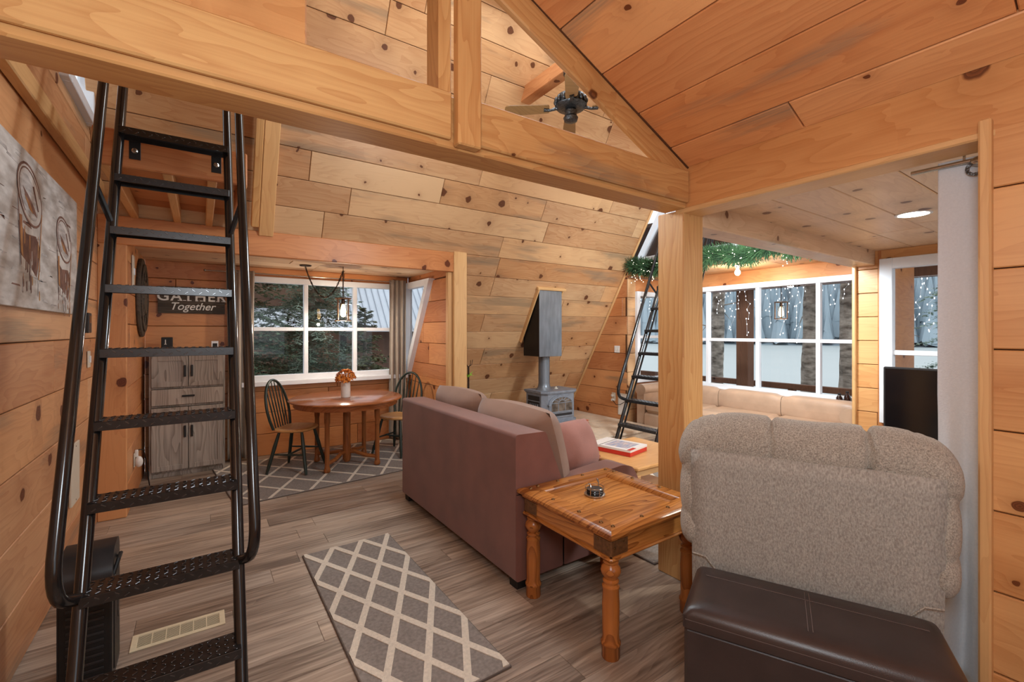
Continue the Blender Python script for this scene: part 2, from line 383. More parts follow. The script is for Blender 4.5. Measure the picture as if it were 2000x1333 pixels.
def planks(parent, origin, u, v, region, width, mat, lens=(1.2, 2.6), thick=.02, gap=.005, seed=0, v0=None, bev=.004, name='plank', jit=.0015, backing='gap_dark'):
    """fill a convex region with separate boards running along u, faces on the side u x v points to"""
    rnd = random.Random(seed); u = Vector(u).normalized(); v = Vector(v).normalized(); n = u.cross(v); origin = Vector(origin)
    us = [p[0] for p in region]; vs = [p[1] for p in region]
    if sum(region[i][0] * region[(i + 1) % len(region)][1] - region[(i + 1) % len(region)][0] * region[i][1] for i in range(len(region))) < 0: region = region[::-1]
    y = min(vs) if v0 is None else v0; row = 0
    while y < max(vs) - .01:
        x = min(us) - rnd.uniform(0, lens[0])
        while x < max(us):
            ln = rnd.uniform(*lens)
            p = clip([(x + gap / 2, y + gap / 2), (x + ln - gap / 2, y + gap / 2), (x + ln - gap / 2, y + width - gap / 2), (x + gap / 2, y + width - gap / 2)], region)
            if len(p) >= 3 and area(p) > 4e-4:
                cx, cy = sum(a for a, b in p) / len(p), sum(b for a, b in p) / len(p)
                lx = max(a for a, b in p) - min(a for a, b in p); ly = max(b for a, b in p) - min(b for a, b in p)
                t = thick + rnd.uniform(-jit, jit); k = len(p)
                fx, fy = max(.2, 1 - 2 * bev / lx), max(.2, 1 - 2 * bev / ly)
                q = [(a - cx, b - cy) for a, b in p]; q2 = [(a * fx, b * fy) for a, b in q]
                vv = [(a, b, 0) for a, b in q] + [(a, b, t - bev) for a, b in q] + [(a, b, t) for a, b in q2]
                ff = [tuple(range(k))[::-1], tuple(range(2 * k, 3 * k))]
                for i in range(k):
                    j = (i + 1) % k; ff += [(i, j, j + k, i + k), (i + k, j + k, j + 2 * k, i + 2 * k)]
                o = MB().add(vv, ff).build(name, mat, parent)
                pos = origin + u * cx + v * cy
                o.matrix_local = Matrix(((u.x, v.x, n.x, pos.x), (u.y, v.y, n.y, pos.y), (u.z, v.z, n.z, pos.z), (0, 0, 0, 1)))
                PCOUNT[0] += 1
            x += ln
        y += width; row += 1
    if backing:
        p = region; k = len(p)
        vv = [tuple(origin + u * a + v * b - n * .03) for a, b in p] + [tuple(origin + u * a + v * b) for a, b in p]
        ff = [tuple(range(k))[::-1], tuple(range(k, 2 * k))] + [(i, (i + 1) % k, (i + 1) % k + k, i + k) for i in range(k)]
        MB().add(vv, ff).build('backing', backing, parent)
def beam(name, p0, p1, up, w, h, mat, parent=None, label=None, bev=.006, off=(0, 0)):
    """timber from p0 to p1 (centre line), h along up, w across; local x runs with the grain"""
    p0, p1 = Vector(p0), Vector(p1); u = (p1 - p0).normalized(); z = Vector(up); z = (z - u * z.dot(u)).normalized(); y = z.cross(u)
    Ln = (p1 - p0).length
    o = MB().box((0, 0, 0), (Ln, w, h), bev).build(name, mat, parent)
    pos = (p0 + p1) / 2
    o.matrix_local = Matrix(((u.x, y.x, z.x, pos.x), (u.y, y.y, z.y, pos.y), (u.z, y.z, z.z, pos.z), (0, 0, 0, 1)))
    if parent is None: tag(o, label, None, None, 'structure')
    return o
def copy_tree(o, parent=None):
    c = o.copy(); C.objects.link(c); c.parent = parent
    for ch in o.children: copy_tree(ch, c)
    return c
# ================================================================ the cabin shell
K = math.tan(R(30)); XG = 5.45; XB = 6.30; XL = -.67; XN0, XN1 = -.49, 2.45; YB = 6.20
def slope_y(z): return 4.8 + (2.43 - z) * K
def surf(parent, origin, u, v, region, width, mat, **kw):
    u_, v_ = Vector(u).normalized(), Vector(v).normalized(); n = u_.cross(v_); th = kw.get('thick', .02)
    planks(parent, Vector(origin) - n * th, u, v, region, width, mat, **kw)

# floor: grey-brown planks running towards the lake
fl = structure('floor', 'grey brown wood-look plank floor')
surf(fl, (0, 0, 0), (1, 0, 0), (0, 1, 0), rect(-.7, 6.36, .9, 6.25), .178, 'floor_vinyl', lens=(1.22, 1.22), thick=.012, gap=.0015, seed=3, bev=.001, jit=.0002, backing='gap_grey')
MB().bx(-.7, 6.3, -1.6, .9, -.06, 0).build('floor_slab', 'floor_vinyl', fl)

# the long sloped far side of the A-frame
wf = structure('wall_far', 'sloping knotty pine plank wall behind the wood stove')
SU, SV = (1, 0, 0), (0, -.5, math.sqrt(3) / 2)
surf(wf, (0, 4.8, 2.43), SU, SV, rect(XL, XG, .0, 3.2), .27, 'pine_slope', lens=(1.3, 3.0), seed=11)
surf(wf, (0, 4.8, 2.43), SU, SV, rect(2.60, XG, -2.84, 0), .27, 'pine_slope', lens=(1.3, 2.6), seed=17, v0=-2.97)
wn = structure('ceiling_near', 'pine planks of the near roof slope above the dormer')
surf(wn, (0, 1.6, 2.43), (-1, 0, 0), (0, .5, math.sqrt(3) / 2), rect(-XG, -2.57, .0, 3.2), .29, 'pine_slope', lens=(2, 3), seed=12)
surf(wn, (0, 1.6, 2.43), (-1, 0, 0), (0, .5, math.sqrt(3) / 2), rect(-2.57, .7, 1.235, 3.2), .29, 'pine_slope', lens=(2, 3), seed=13)
wi = structure('wall_dormer_infill', 'unseen boards added above the dormer rafters against leaking sky light')  # added out of view, shuts out sky light above the dormer
for rg in ([(-2.62, 2.35), (-.88, 3.13), (-.88, 3.52), (-2.62, 3.52)], [(-.88, 3.13), (.72, 2.42), (.72, 3.52), (-.88, 3.52)]):
    surf(wi, (0, 1.66, 0), (-1, 0, 0), (0, 0, 1), rg[::-1], .29, 'pine_slope', lens=(3, 3), seed=14)
MB().bx(-.75, 2.65, 1.64, 2.30, 3.50, 3.53).build('cap_board', 'pine_slope', wi)
beam('trim_1', (XG - .012, slope_y(4.8) - .02, 4.8), (XG - .012, slope_y(.12) - .02, .12), (0, -.866, -.5), .03, .03, 'trim_pine', label='thin pine trim strip where the slope meets the lake wall')

# nook with dining table
nk = structure('wall_nook_left', 'pine plank side wall of the dining nook behind the cabinet')
surf(nk, (XN0, 0, 0), (0, 1, 0), (0, 0, 1), rect(4.8, YB, 0, 2.27), .26, 'pine_orange', lens=(1.5, 1.5), seed=21)
nb = structure('wall_nook_back', 'orange pine plank wall around the dining nook window')
NX0, NX1, NZ0, NZ1 = .42, 2.38, .90, 2.16
for i, rg in enumerate((rect(XN0, NX0, 0, 2.27), rect(NX0, XN1, 0, NZ0), rect(NX0, XN1, NZ1, 2.27), rect(NX1, XN1, NZ0, NZ1))):
    surf(nb, (0, YB, 0), (1, 0, 0), (0, 0, 1), rg, .26, 'pine_orange', lens=(1.2, 2.2), seed=31 + i, v0=(0 if i < 2 else None))
nr = structure('wall_nook_right', 'pine plank side wall of the nook beside the slanted window')
pr = lambda y, z: (-y, z)
sl = lambda z: slope_y(z) + .41
surf(nr, (XN1, 0, 0), (0, -1, 0), (0, 0, 1), [(-5.36, 2.17), (-sl(.9) + .0, .9), (-4.8, .9), (-4.8, 2.17)], .27, 'pine_orange', lens=(2, 2), seed=41, v0=.81)
surf(nr, (XN1, 0, 0), (0, -1, 0), (0, 0, 1), rect(-YB, -4.8, 0, .9), .27, 'pine_orange', lens=(2, 2), seed=42)
surf(nr, (XN1, 0, 0), (0, -1, 0), (0, 0, 1), rect(-YB, -4.8, 2.17, 2.27), .27, 'pine_orange', lens=(2, 2), seed=43)
cn = structure('ceiling_nook', 'pale pine plank ceiling of the dining nook')
surf(cn, (0, 0, 2.27), (1, 0, 0), (0, -1, 0), rect(XN0 - .05, XN1 + .05, -YB - .05, -4.8), .28, 'pine_pale', lens=(1.5, 2.6), seed=51)
beam('trim_2', (XL, 4.80, 2.315), (XN1 + .0, 4.80, 2.315), (0, 0, 1), .06, .23, 'pine_orange', label='orange pine header board across the dining nook opening')
beam('trim_3', (2.53, 4.80, 0), (2.53, 4.80, 2.44), (0, -1, 0), .17, .10, 'trim_pine', label='square pine post at the corner of the dining nook')
beam('trim_4', (2.415, 4.83, .0), (2.415, 4.83, 2.2), (0, -1, 0), .05, .07, 'trim_pine', label='narrow pine jamb inside the nook post')

# left wall and the return that carries the nook
wl = structure('wall_left', 'pine plank wall hung with the painted canvas')
for i, rg in enumerate((rect(-1.6, 4.8, 0, 2.98), rect(-1.6, 3.62, 2.98, 5.0), rect(4.42, 4.8, 2.98, 5.0), rect(3.62, 4.42, 3.9, 5.0))):
    surf(wl, (XL, 0, 0), (0, 1, 0), (0, 0, 1), rg, .29, 'pine_left', lens=(1.6, 3.0), seed=61 + i)
beam('trim_5', (-.58, 4.80, 0), (-.58, 4.80, 2.2), (0, -1, 0), .18, .06, 'pine_orange', label='wide pine board with one big knot beside the grey cabinet')
beam('trim_6', (XL + .03, 1.9, 2.60), (XL + .03, 4.75, 2.60), (0, 0, 1), .05, .10, 'trim_pine', label='pine ledger board high on the canvas wall')

# loft the ladder climbs to
lf = structure('loft_floor', 'small loft platform with joists at the ladder top')
surf(lf, (0, 0, 2.53), (1, 0, 0), (0, -1, 0), rect(-.47, .22, -4.8, -3.30), .29, 'pine_orange', lens=(2, 2), seed=71)
for x in (-.44, -.16, .06): beam('joist', (x, 3.30, 2.47), (x, 4.78, 2.47), (0, 0, 1), .05, .10, 'trim_pine', lf)
beam('edge_board', (-.48, 3.285, 2.51), (.24, 3.285, 2.51), (0, 0, 1), .035, .20, 'pine_orange', lf)
beam('side_board', (.225, 3.30, 2.51), (.225, 4.70, 2.51), (0, 0, 1), .035, .20, 'pine_orange', lf)
beam('trim_7', (.50, slope_y(2.40) - .03, 2.40), (.50, slope_y(3.9) - .03, 3.9), (0, -.866, -.5), .12, .07, 'trim_pine', label='pale board running up the slope beside the loft')
beam('trim_8', (.40, slope_y(2.45) - .12, 2.45), (.40, slope_y(3.9) - .12, 3.9), (0, -.866, -.5), .06, .07, 'fir_beam', label='narrow dark rafter edge beside the loft')

# lake end: gable stub, ledge, bay with seat
gb = structure('wall_gable', 'orange pine plank wall between the stove and the bay')
yb0, yb1 = 1.80, 4.76
surf(gb, (XG, 0, 0), (0, -1, 0), (0, 0, 1), [(-slope_y(0), 0), (-yb1 - .02, 0), (-yb1 - .02, 2.455)], .29, 'pine_orange', lens=(6, 6), seed=81)
surf(gb, (XG, 0, 0), (0, -1, 0), (0, 0, 1), rect(-yb0, -1.62, 0, 2.34), .235, 'pine_right', lens=(2, 2), seed=82)
beam('trim_9', (XG - .02, yb0 + .008, .0), (XG - .02, yb0 + .008, 2.20), (-1, 0, 0), .03, .05, 'trim_pine', label='pine corner trim at the bay opening')
bl = structure('wall_bay_left', 'pine plank reveal beside the bay side window')
surf(bl, (0, yb1, 0), (1, 0, 0), (0, 0, 1), rect(XG, 5.62, 0, 2.34), .29, 'pine_slope', lens=(2, 2), seed=83)
surf(bl, (0, yb1, 0), (1, 0, 0), (0, 0, 1), rect(5.62, XB, 0, .70), .29, 'pine_orange', lens=(2, 2), seed=84)
surf(bl, (0, yb1, 0), (1, 0, 0), (0, 0, 1), rect(5.62, XB, 2.13, 2.34), .29, 'pine_orange', lens=(2, 2), seed=85)
bf = structure('wall_bay_front', 'pine boards above and below the wide lake window')
BZ0, BZ1 = .66, 2.17
surf(bf, (XB, 0, 0), (0, -1, 0), (0, 0, 1), rect(-yb1, -1.6, 0, BZ0), .29, 'pine_orange', lens=(1.5, 2), seed=86)
surf(bf, (XB, 0, 0), (0, -1, 0), (0, 0, 1), rect(-yb1, -1.6, BZ1, 2.40), .235, 'pine_orange', lens=(4, 4), seed=87)
MB().bx(XG, XB, 1.56, 1.62, 0, 2.4).build('wall_bay_right', 'pine_orange').__setitem__('kind', 'structure')
cb = structure('ceiling_bay', 'pine soffit over the bay seat')
surf(cb, (0, 0, 2.35), (0, 1, 0), (1, 0, 0), rect(1.55, 4.82, XG - .02, XB + .05), .29, 'pine_slope', lens=(4, 4), seed=88)
beam('edge_board', (XG - .02, 1.62, 2.385), (XG - .02, 4.76, 2.385), (0, 0, 1), .03, .07, 'pine_slope', cb)
MB().bx(XG - .02, XB + .1, 1.62, 4.8, 2.37, 2.42).build('ledge_top', 'pine_slope', cb)
# upper lake wall above the ledge
ug = structure('wall_gable_upper', 'pine boards framing the upper lake windows')
for i, rg in enumerate((rect(-4.75, -1.60, 2.42, 2.56), rect(-3.98, -3.86, 2.56, 4.2), rect(-2.46, -1.60, 2.56, 4.2), rect(-3.86, -2.46, 3.5, 5.0))):
    surf(ug, (5.62, 0, 0), (0, -1, 0), (0, 0, 1), rg, .29, 'pine_orange', lens=(2, 3), seed=91 + i)

# near dormer: right wall, header, ceiling
wr = structure('wall_right', 'golden pine plank wall beside the curtain')
surf(wr, (2.37, 0, 0), (0, -1, 0), (0, 0, 1), rect(-.40, 1.6, 0, 2.30), .293, 'pine_right', lens=(3, 3.2), seed=101, v0=-.03)
beam('trim_10', (2.40, -1.6, 2.365), (2.40, 1.645, 2.365), (0, 0, 1), .06, .275, 'pine_right', label='knotty pine header board above the alcove opening')
beam('trim_11', (2.45, .36, 2.222), (2.45, 1.70, 2.222), (0, 0, 1), .17, .03, 'trim_pine', label='pine board lining the underside of the alcove header')
beam('trim_12', (2.355, .382, 0), (2.355, .382, 2.27), (-1, 0, 0), .034, .05, 'trim_pine', label='upright pine trim board at the edge of the curtain')
beam('jamb_x', (2.46, .39, 0), (2.46, .39, 2.21), (-1, 0, 0), .02, .15, 'trim_pine', wr).name = 'jamb'
cd = structure('ceiling_dormer', 'orange knotty pine dormer ceiling sloping over the room')
RX, RZ = .88, 3.13; EX, EZ = 2.37, 2.47
du = Vector((RX - EX, 0, RZ - EZ)); dl = du.length
surf(cd, (EX, 0, EZ), (0, -1, 0), tuple(du), rect(-1.62, 1.6, 0, dl + .05), .30, 'pine_ceiling', lens=(3.4, 3.6), seed=111, v0=-.12)
dv = Vector((2 * RX - EX - RX, 0, EZ - RZ))
surf(cd, (RX, 0, RZ), (0, -1, 0), tuple(dv), rect(-1.62, 1.6, 0, dl + .1), .30, 'pine_ceiling', lens=(3.4, 3.6), seed=112)
for sgn in (1, -1):
    a = Vector((RX, 1.635, RZ - .065)); b = Vector((RX + sgn * 1.49, 1.635, EZ - .075))
    beam('dormer_rafter', a, b, (0, 0, 1), .035, .13, 'fir_beam', cd)

# big timber truss across the dormer mouth and the square post
beam('beam_1', (XL, 1.70, 2.335), (2.37, 1.70, 2.335), (0, 0, 1), .15, .21, 'fir_beam', label='heavy fir tie beam crossing the room above the ladder')
beam('trim_13', (XL, 1.612, 2.350), (.815, 1.612, 2.350), (0, 0, 1), .022, .185, 'fir_beam', label='long fir face board nailed to the tie beam')
beam('trim_14', (.945, 1.612, 2.350), (2.36, 1.612, 2.350), (0, 0, 1), .022, .185, 'fir_beam', label='short orange face board on the tie beam by the post')
beam('beam_2', (XL, 1.655, 2.54), (.290, 1.655, 2.54), (0, 0, 1), .07, .19, 'pine_right', label='shorter plain board stacked on the tie beam')
beam('column_1', (.882, 1.598, 2.235), (.882, 1.598, 3.10), (0, -1, 0), .105, .05, 'fir_beam', label='hanging king post board lapped over the tie beam')
beam('column_2', (.795, 1.68, 2.42), (.795, 1.68, 3.10), (0, -1, 0), .055, .12, 'fir_beam', label='dark narrow post beside the king post')
beam('column_3', (2.47, 1.738, 0), (2.47, 1.738, 2.23), (0, -1, 0), .20, .185, 'fir_beam', label='tall square fir post between side table and recliner')
# collar tie the fan hangs from
beam('beam_3', (2.87, 1.9, 4.02), (2.87, slope_y(4.0) + .05, 4.02), (0, 0, 1), .12, .15, 'pine_orange', label='short collar beam above the ceiling fan')

# alcove beyond the recliner
ca = structure('ceiling_alcove', 'pale pine plank ceiling with recessed lamp')
surf(ca, (0, 0, 2.29), (1, 0, 0), (0, -1, 0), rect(2.43, XG + .05, -1.65, 1.65), .30, 'pine_pale', lens=(1.6, 3.0), seed=121, v0=-1.66)
beam('beam_4', (2.57, 1.74, 2.30), (XG, 1.74, 2.30), (0, 0, 1), .19, .30, 'pine_pale', label='pale boxed beam between the alcove and the bay')
wa = structure('wall_alcove', 'pine boards around the alcove window')
AY0, AY1, AZ0, AZ1 = .50, 1.60, .62, 2.20
for i, rg in enumerate((rect(-AY1, -AY0, 0, AZ0), rect(-AY1, -AY0, AZ1, 2.29), rect(-AY0, 1.6, 0, 2.29))):
    surf(wa, (XG, 0, 0), (0, -1, 0), (0, 0, 1), rg, .29, 'pine_right', lens=(3, 3), seed=131 + i)

# behind the camera: closed pine wall with unseen windows added for daylight
wb = structure('wall_back', 'pine wall behind the viewer')
for rg in (rect(-3.2, -2.0, 0, 3.2), rect(-5.45, -5.2, 0, 3.2), rect(-5.2, -3.2, 0, .5), rect(-5.2, -3.2, 2.15, 3.2), rect(-.2, .67, 0, 3.2), rect(-2.0, -.2, 0, .8), rect(-2.0, -.2, 2.2, 3.2)):
    surf(wb, (0, -1.6, 0), (-1, 0, 0), (0, 0, 1), rg, .6, 'pine_right', lens=(3, 3), seed=141)

# ---------------------------------------------------------------- windows
def window(name, label, origin, u, W_, Z0, Z1, cols, rows, fw=.07, mw=.05, depth=.09, sill=True, rail=None, mat='white_paint'):
    """white framed window; u along the wall, the room lies on the side u x z points to"""
    root = structure(name, label)
    u = Vector(u).normalized(); n = u.cross(Vector((0, 0, 1))); o = Vector(origin)
    M4 = Matrix(((u.x, 0, n.x), (u.y, 0, n.y), (0, 1, 0)))
    def bar(nm, a0, a1, z0, z1, d, dn=0, b=.004):
        c = o + u * ((a0 + a1) / 2) + n * dn + Vector((0, 0, (z0 + z1) / 2))
        MB().box(c, (a1 - a0, z1 - z0, d), b, M4.to_3x3() if 0 else Matrix(((u.x, 0, n.x), (u.y, 0, n.y), (0, 1, 0)))).build(nm, mat, root)
    bar('frame', 0, fw, Z0, Z1, depth); bar('frame', W_ - fw, W_, Z0, Z1, depth)
    bar('frame', fw, W_ - fw, Z0, Z0 + fw, depth); bar('frame', fw, W_ - fw, Z1 - fw, Z1, depth)
    iw = W_ - 2 * fw; ih = Z1 - Z0 - 2 * fw
    for i in range(1, cols): bar('mullion', fw + iw * i / cols - mw / 2, fw + iw * i / cols + mw / 2, Z0 + fw, Z1 - fw, depth * .75, -.01)
    rs = rail or [i / rows for i in range(1, rows)]
    for r_ in rs: bar('glazing_bar', fw, W_ - fw, Z0 + fw + ih * r_ - mw * .45, Z0 + fw + ih * r_ + mw * .45, depth * .6, -.012)
    if sill: bar('sill', -.03, W_ + .03, Z0 - .05, Z0 + .005, depth + .06, .04)
    zs = [0] + rs + [1]
    for i in range(cols):
        for j in range(len(zs) - 1):
            a0, a1 = fw + iw * i / cols, fw + iw * (i + 1) / cols; z0, z1 = Z0 + fw + ih * zs[j], Z0 + fw + ih * zs[j + 1]
            c = o + u * ((a0 + a1) / 2) - n * .03 + Vector((0, 0, (z0 + z1) / 2))
            vs = [c + u * sx * (a1 - a0) / 2 + Vector((0, 0, sz * (z1 - z0) / 2)) for sx, sz in ((-1, -1), (1, -1), (1, 1), (-1, 1))]
            MB().add(vs, [(0, 1, 2, 3)]).build('pane', 'window_glass', root)
    return root
window('window_1', 'white six-pane window behind the dining table', (NX0, YB, 0), (1, 0, 0), NX1 - NX0, NZ0, NZ1, 3, 2)
window('window_2', 'wide white lake window above the tan bench', (XB, yb1, 0), (0, -1, 0), 3.1, BZ0, BZ1, 4, 2, rail=[.475])
window('window_3', 'narrow white side window of the bay behind the far ladder', (5.62, yb1, 0), (1, 0, 0), .68, .70, 2.13, 1, 2, sill=False)
window('window_4', 'white alcove window behind the television', (XG, AY1, 0), (0, -1, 0), AY1 - AY0, AZ0, AZ1, 1, 2, fw=.10, rail=[.42], sill=False)
window('window_10', 'white loft window high on the canvas wall', (XL, 3.62, 0), (0, 1, 0), .80, 2.98, 3.9, 1, 1, sill=False)
window('window_6', 'upper white lake window above the garland', (5.62, 3.86, 0), (0, -1, 0), 1.4, 2.56, 3.5, 1, 1, sill=False)
window('window_9', 'unseen window added behind the viewer to light the alcove', (5.2, -1.6, 0), (-1, 0, 0), 2.0, .5, 2.15, 2, 1)  # added in the back wall for bluish daylight on the curtain
window('window_7', 'unseen window added behind the viewer to light the dormer', (2.0, -1.6, 0), (-1, 0, 0), 1.8, .8, 2.2, 2, 1)  # added so that daylight enters from behind the camera
# slanted windows
def slant_window(name, label, pts, n, fw, mat='white_paint'):
    root = structure(name, label); pts = [Vector(p) for p in pts]; n = Vector(n); c = sum(pts, Vector()) / len(pts)
    k = len(pts)
    def inset(d):
        out = []
        for i in range(k):
            a, b, e = pts[i - 1], pts[i], pts[(i + 1) % k]
            d1 = (b - a).normalized(); d2 = (e - b).normalized()
            n1 = n.cross(d1); n2 = n.cross(d2)
            if n1.dot(c - b) < 0: n1 = -n1
            if n2.dot(c - b) < 0: n2 = -n2
            m = (n1 + n2); m = m * (d / max(.15, (1 + n1.dot(n2)) ))
            out.append(b + m)
        return out
    q = inset(fw)
    for i in range(k):
        j = (i + 1) % k
        vs = [pts[i], pts[j], q[j], q[i]]; vs = [x + n * .045 for x in vs] + [x - n * .045 for x in vs]
        MB().add(vs, [(0, 1, 2, 3), (4, 7, 6, 5), (0, 4, 5, 1), (1, 5, 6, 2), (2, 6, 7, 3), (3, 7, 4, 0)]).build('frame', mat, root)
    MB().add([x - n * .02 for x in q], [tuple(range(k))]).build('pane', 'window_glass', root)
    return root
slant_window('window_5', 'slanted white side window of the dining nook', [(XN1 - .02, 5.33, 2.18), (XN1 - .02, 6.19, 2.18), (XN1 - .02, 6.19, .89), (XN1 - .02, 6.09, .89)], (-1, 0, 0), .085)
slant_window('window_8', 'slanted white gable window above the far ladder', [(5.60, slope_y(2.56) + .0, 2.56), (5.60, 3.98, 2.56), (5.60, 3.98, slope_y(3.6) * 0 + 3.75)], (-1, 0, 0), .075)
# ================================================================ ladders
def ladder(label, loc, rz, width, nst, pitch, lean, top, group=None, hand0=1, brace=None):
    """ship's ladder: x across, climbs towards +y; lean = dy/dz"""
    t = thing('loft_ladder', label, 'ladder', loc, rz)
    w = width / 2; L_ = math.sqrt(1 + lean * lean); nrm = Vector((0, -1 / L_, lean / L_))
    P = lambda x, z, off=0, ox=0: Vector((x + ox, lean * z, z)) + nrm * off
    for s in (-1, 1):
        MB().tube([P(s * w, 0), P(s * w, top)], .022, 12).build('stringer', 'black_steel', t, True)
        MB().tube([P(s * w, .0, -.075), P(s * w, top, -.075)], .012, 8).build('stringer', 'black_steel', t, True) if group == 'double' else None
        z0 = pitch * (hand0 + 1); pts = [P(s * w, z0 - .02)]
        a = P(s * w, z0 + .10, .17, s * .05); m = P(s * w, z0 - .02, .15, s * .05)
        for k in range(7):
            q = k / 6; pts.append(P(s * w, z0 - .02, .0) .lerp(m, .55).lerp(m, q).lerp(m.lerp(a, q), q))
        pts += [P(s * w, top - .1, .17, s * .05)]
        h = MB().tube(pts, .021, 12).build('handrail', 'black_steel', t, True)
        zb = brace or pitch * (nst - 2) - .05
        MB().tube([P(s * w, zb), P(s * w, zb + .10, .17, s * .05)], .013, 8).build('brace', 'black_steel', h, True)
    rnd = random.Random(4)
    for k in range(nst):
        z = pitch * (k + 1); y = lean * z
        m = MB().bx(-w, w, y - .055, y + .075, z - .006, z, .0015); m.bx(-w, w, y - .057, y - .050, z - .036, z, .001)
        m.bx(-w, w, y + .069, y + .075, z - .03, z - .004, .001)
        tr = m.build('tread', 'black_tread', t)
        lg = MB(); nx = int(width / .028)
        for i in range(nx):
            for j in range(5):
                x = -w + .02 + i * (width - .04) / (nx - 1); yy = y - .042 + j * .026
                an = R(45) if (i + j) % 2 else R(-45)
                lg.box((x, yy, z + .0012), (.018, .005, .0035), .0012, Matrix.Rotation(an, 3, 'Z'))
            lg.box((-w + .02 + i * (width - .04) / (nx - 1), y - .0575, z - .018 + (.006 if i % 2 else -.006)), (.017, .003, .005), .001, Matrix.Rotation(R(35) if i % 2 else R(-35), 3, 'Y'))
        g = lg.build('raised_pattern', 'lug_highlight_steel', tr); g['kind'] = 'stuff'
    z = pitch * nst; y = lean * z
    for s in (-1, 1):
        b = MB().bx(s * w * .78 - .025, s * w * .78 + .025, y + .09, y + .098, z - .12, z, .001).build('bracket', 'black_matte', t)
        MB().lathe([(.014, 0), (.014, .006), (.008, .011), (0, .011)], 12, (s * w * .78, y + .09, z - .075), 'Y').build('bolt', 'steel', b)
    return t
ladder('black diamond-plate loft ladder in front of the painted canvas', (-.11, 1.94, 0), 0, .48, 9, .285, .463, 3.35, hand0=1, brace=.285 * 7 + .02)
ladder('black steel ladder beyond the sofa by the lake windows', (4.40, 3.78, 0), R(-90), .60, 8, .305, .43, 3.15, group='double', hand0=1, brace=2.02)

# ================================================================ rugs
def rug(name, label, cx, cy, rz, w, l, du_, dv_, sw, base='rug_grey', phase=(0, 0), thick=.012, edge='rug_edge'):
    t = thing(name, label, 'rug', (cx, cy, .0005), rz)
    MB().bx(-w / 2, w / 2, -l / 2, l / 2, 0, thick, .003).build('pile', base, t)
    MB().bx(-w / 2 - .004, w / 2 + .004, -l / 2 - .004, l / 2 + .004, 0, thick * .7, .002).build('binding', edge, t)
    ln = math.hypot(du_, dv_)
    m = MB(); reg = rect(-w / 2 + .004, w / 2 - .004, -l / 2 + .004, l / 2 - .004)
    n = int((w / du_ + l / dv_)) + 3
    for s in (1, -1):
        d = (du_ / ln, s * dv_ / ln); nn = (-d[1], d[0])
        for k in range(-n, n + 1):
            px = phase[0] + k * du_ * 2; py = phase[1]
            a = 12
            q = [(px - d[0] * a - nn[0] * sw / 2, py - d[1] * a - nn[1] * sw / 2), (px + d[0] * a - nn[0] * sw / 2, py + d[1] * a - nn[1] * sw / 2),
                 (px + d[0] * a + nn[0] * sw / 2, py + d[1] * a + nn[1] * sw / 2), (px - d[0] * a + nn[0] * sw / 2, py - d[1] * a + nn[1] * sw / 2)]
            p = clip(q, reg)
            if len(p) >= 3 and area(p) > 1e-5: m.prism(p, thick * .6, thick + .004 + (.0005 if s > 0 else 0))
    o = m.build('lattice', 'rug_cream', t)
    return t
rug('runner_rug', 'narrow grey runner with cream diamond lattice beside the sofa back', .85, 2.47, 0, .58, 1.60, .0965, .195, .034, phase=(-.29, .80))
rug('dining_rug', 'grey rug with thin cream diamond lines under the dining table', 1.22, 5.33, R(6), 2.1, 1.40, .175, .25, .026, phase=(.05, .0))
rug('area_rug', 'charcoal rug with cream lines behind the square post', 3.35, 2.93, 0, 1.9, 2.10, .21, .32, .035, phase=(.02, .02))

# ================================================================ sofa and cushions
t = thing('sofa', 'brown fabric loveseat seen from behind', 'sofa', (1.49, 2.13, 0))
SW, SL = 1.06, 1.77
def prof_prism(poly_xz, y0, y1, b=.0):
    n = len(poly_xz); vs = [(x, y0, z) for x, z in poly_xz] + [(x, y1, z) for x, z in poly_xz]
    return vs, [tuple(range(n)), tuple(range(n, 2 * n))[::-1]] + [(i, i + n, (i + 1) % n + n, (i + 1) % n) for i in range(n)]
def rounded(poly, r, k=3):
    out = []; n = len(poly)
    for i in range(n):
        p, a, b = Vector(poly[i]), Vector(poly[i - 1]), Vector(poly[(i + 1) % n])
        d1 = (a - p); d2 = (b - p); rr = min(r, d1.length * .45, d2.length * .45)
        s, e = p + d1.normalized() * rr, p + d2.normalized() * rr
        for j in range(k + 1):
            q = j / k; out.append(tuple(s.lerp(p, q).lerp(p.lerp(e, q), q)))
    return out
m = MB(); m.add(*prof_prism(rounded([(0, .055), (.36, .055), (.36, .56), (.22, .90), (0, .905)], .022), .0, SL)); m.build('back', 'sofa_fabric', t, True)
m = MB(); m.add(*prof_prism(rounded([(.355, .055), (SW, .055), (SW, .46), (SW - .06, .555), (SW - .16, .585), (.355, .545)], .03), .0, .17)); m.build('armrest', 'sofa_fabric', t, True)
m = MB(); m.add(*prof_prism(rounded([(.355, .055), (SW, .055), (SW, .46), (SW - .06, .555), (SW - .16, .585), (.355, .545)], .03), SL - .17, SL)); m.build('armrest', 'sofa_fabric', t, True)
MB().bx(.36, SW - .02, .17, SL - .17, .055, .30, .02).build('seat_base', 'sofa_fabric', t)
for k in range(2): MB().bx(.36, SW, .175 + k * .71, .175 + (k + 1) * .71 - .006, .30, .46, .04).build('seat_cushion', 'sofa_fabric', t)
for x in (.02, .78):
    for y in (.015, SL - .095): MB().bx(x, x + .08, y, y + .08, .0, .055, .004).build('foot', 'black_matte', t)
MB().bx(.360, .364, -.002, .004, .06, .545).build('seam', 'black_matte', t)
MB().bx(.004, .36, -.002, .001, .556, .560).build('seam', 'black_matte', t)

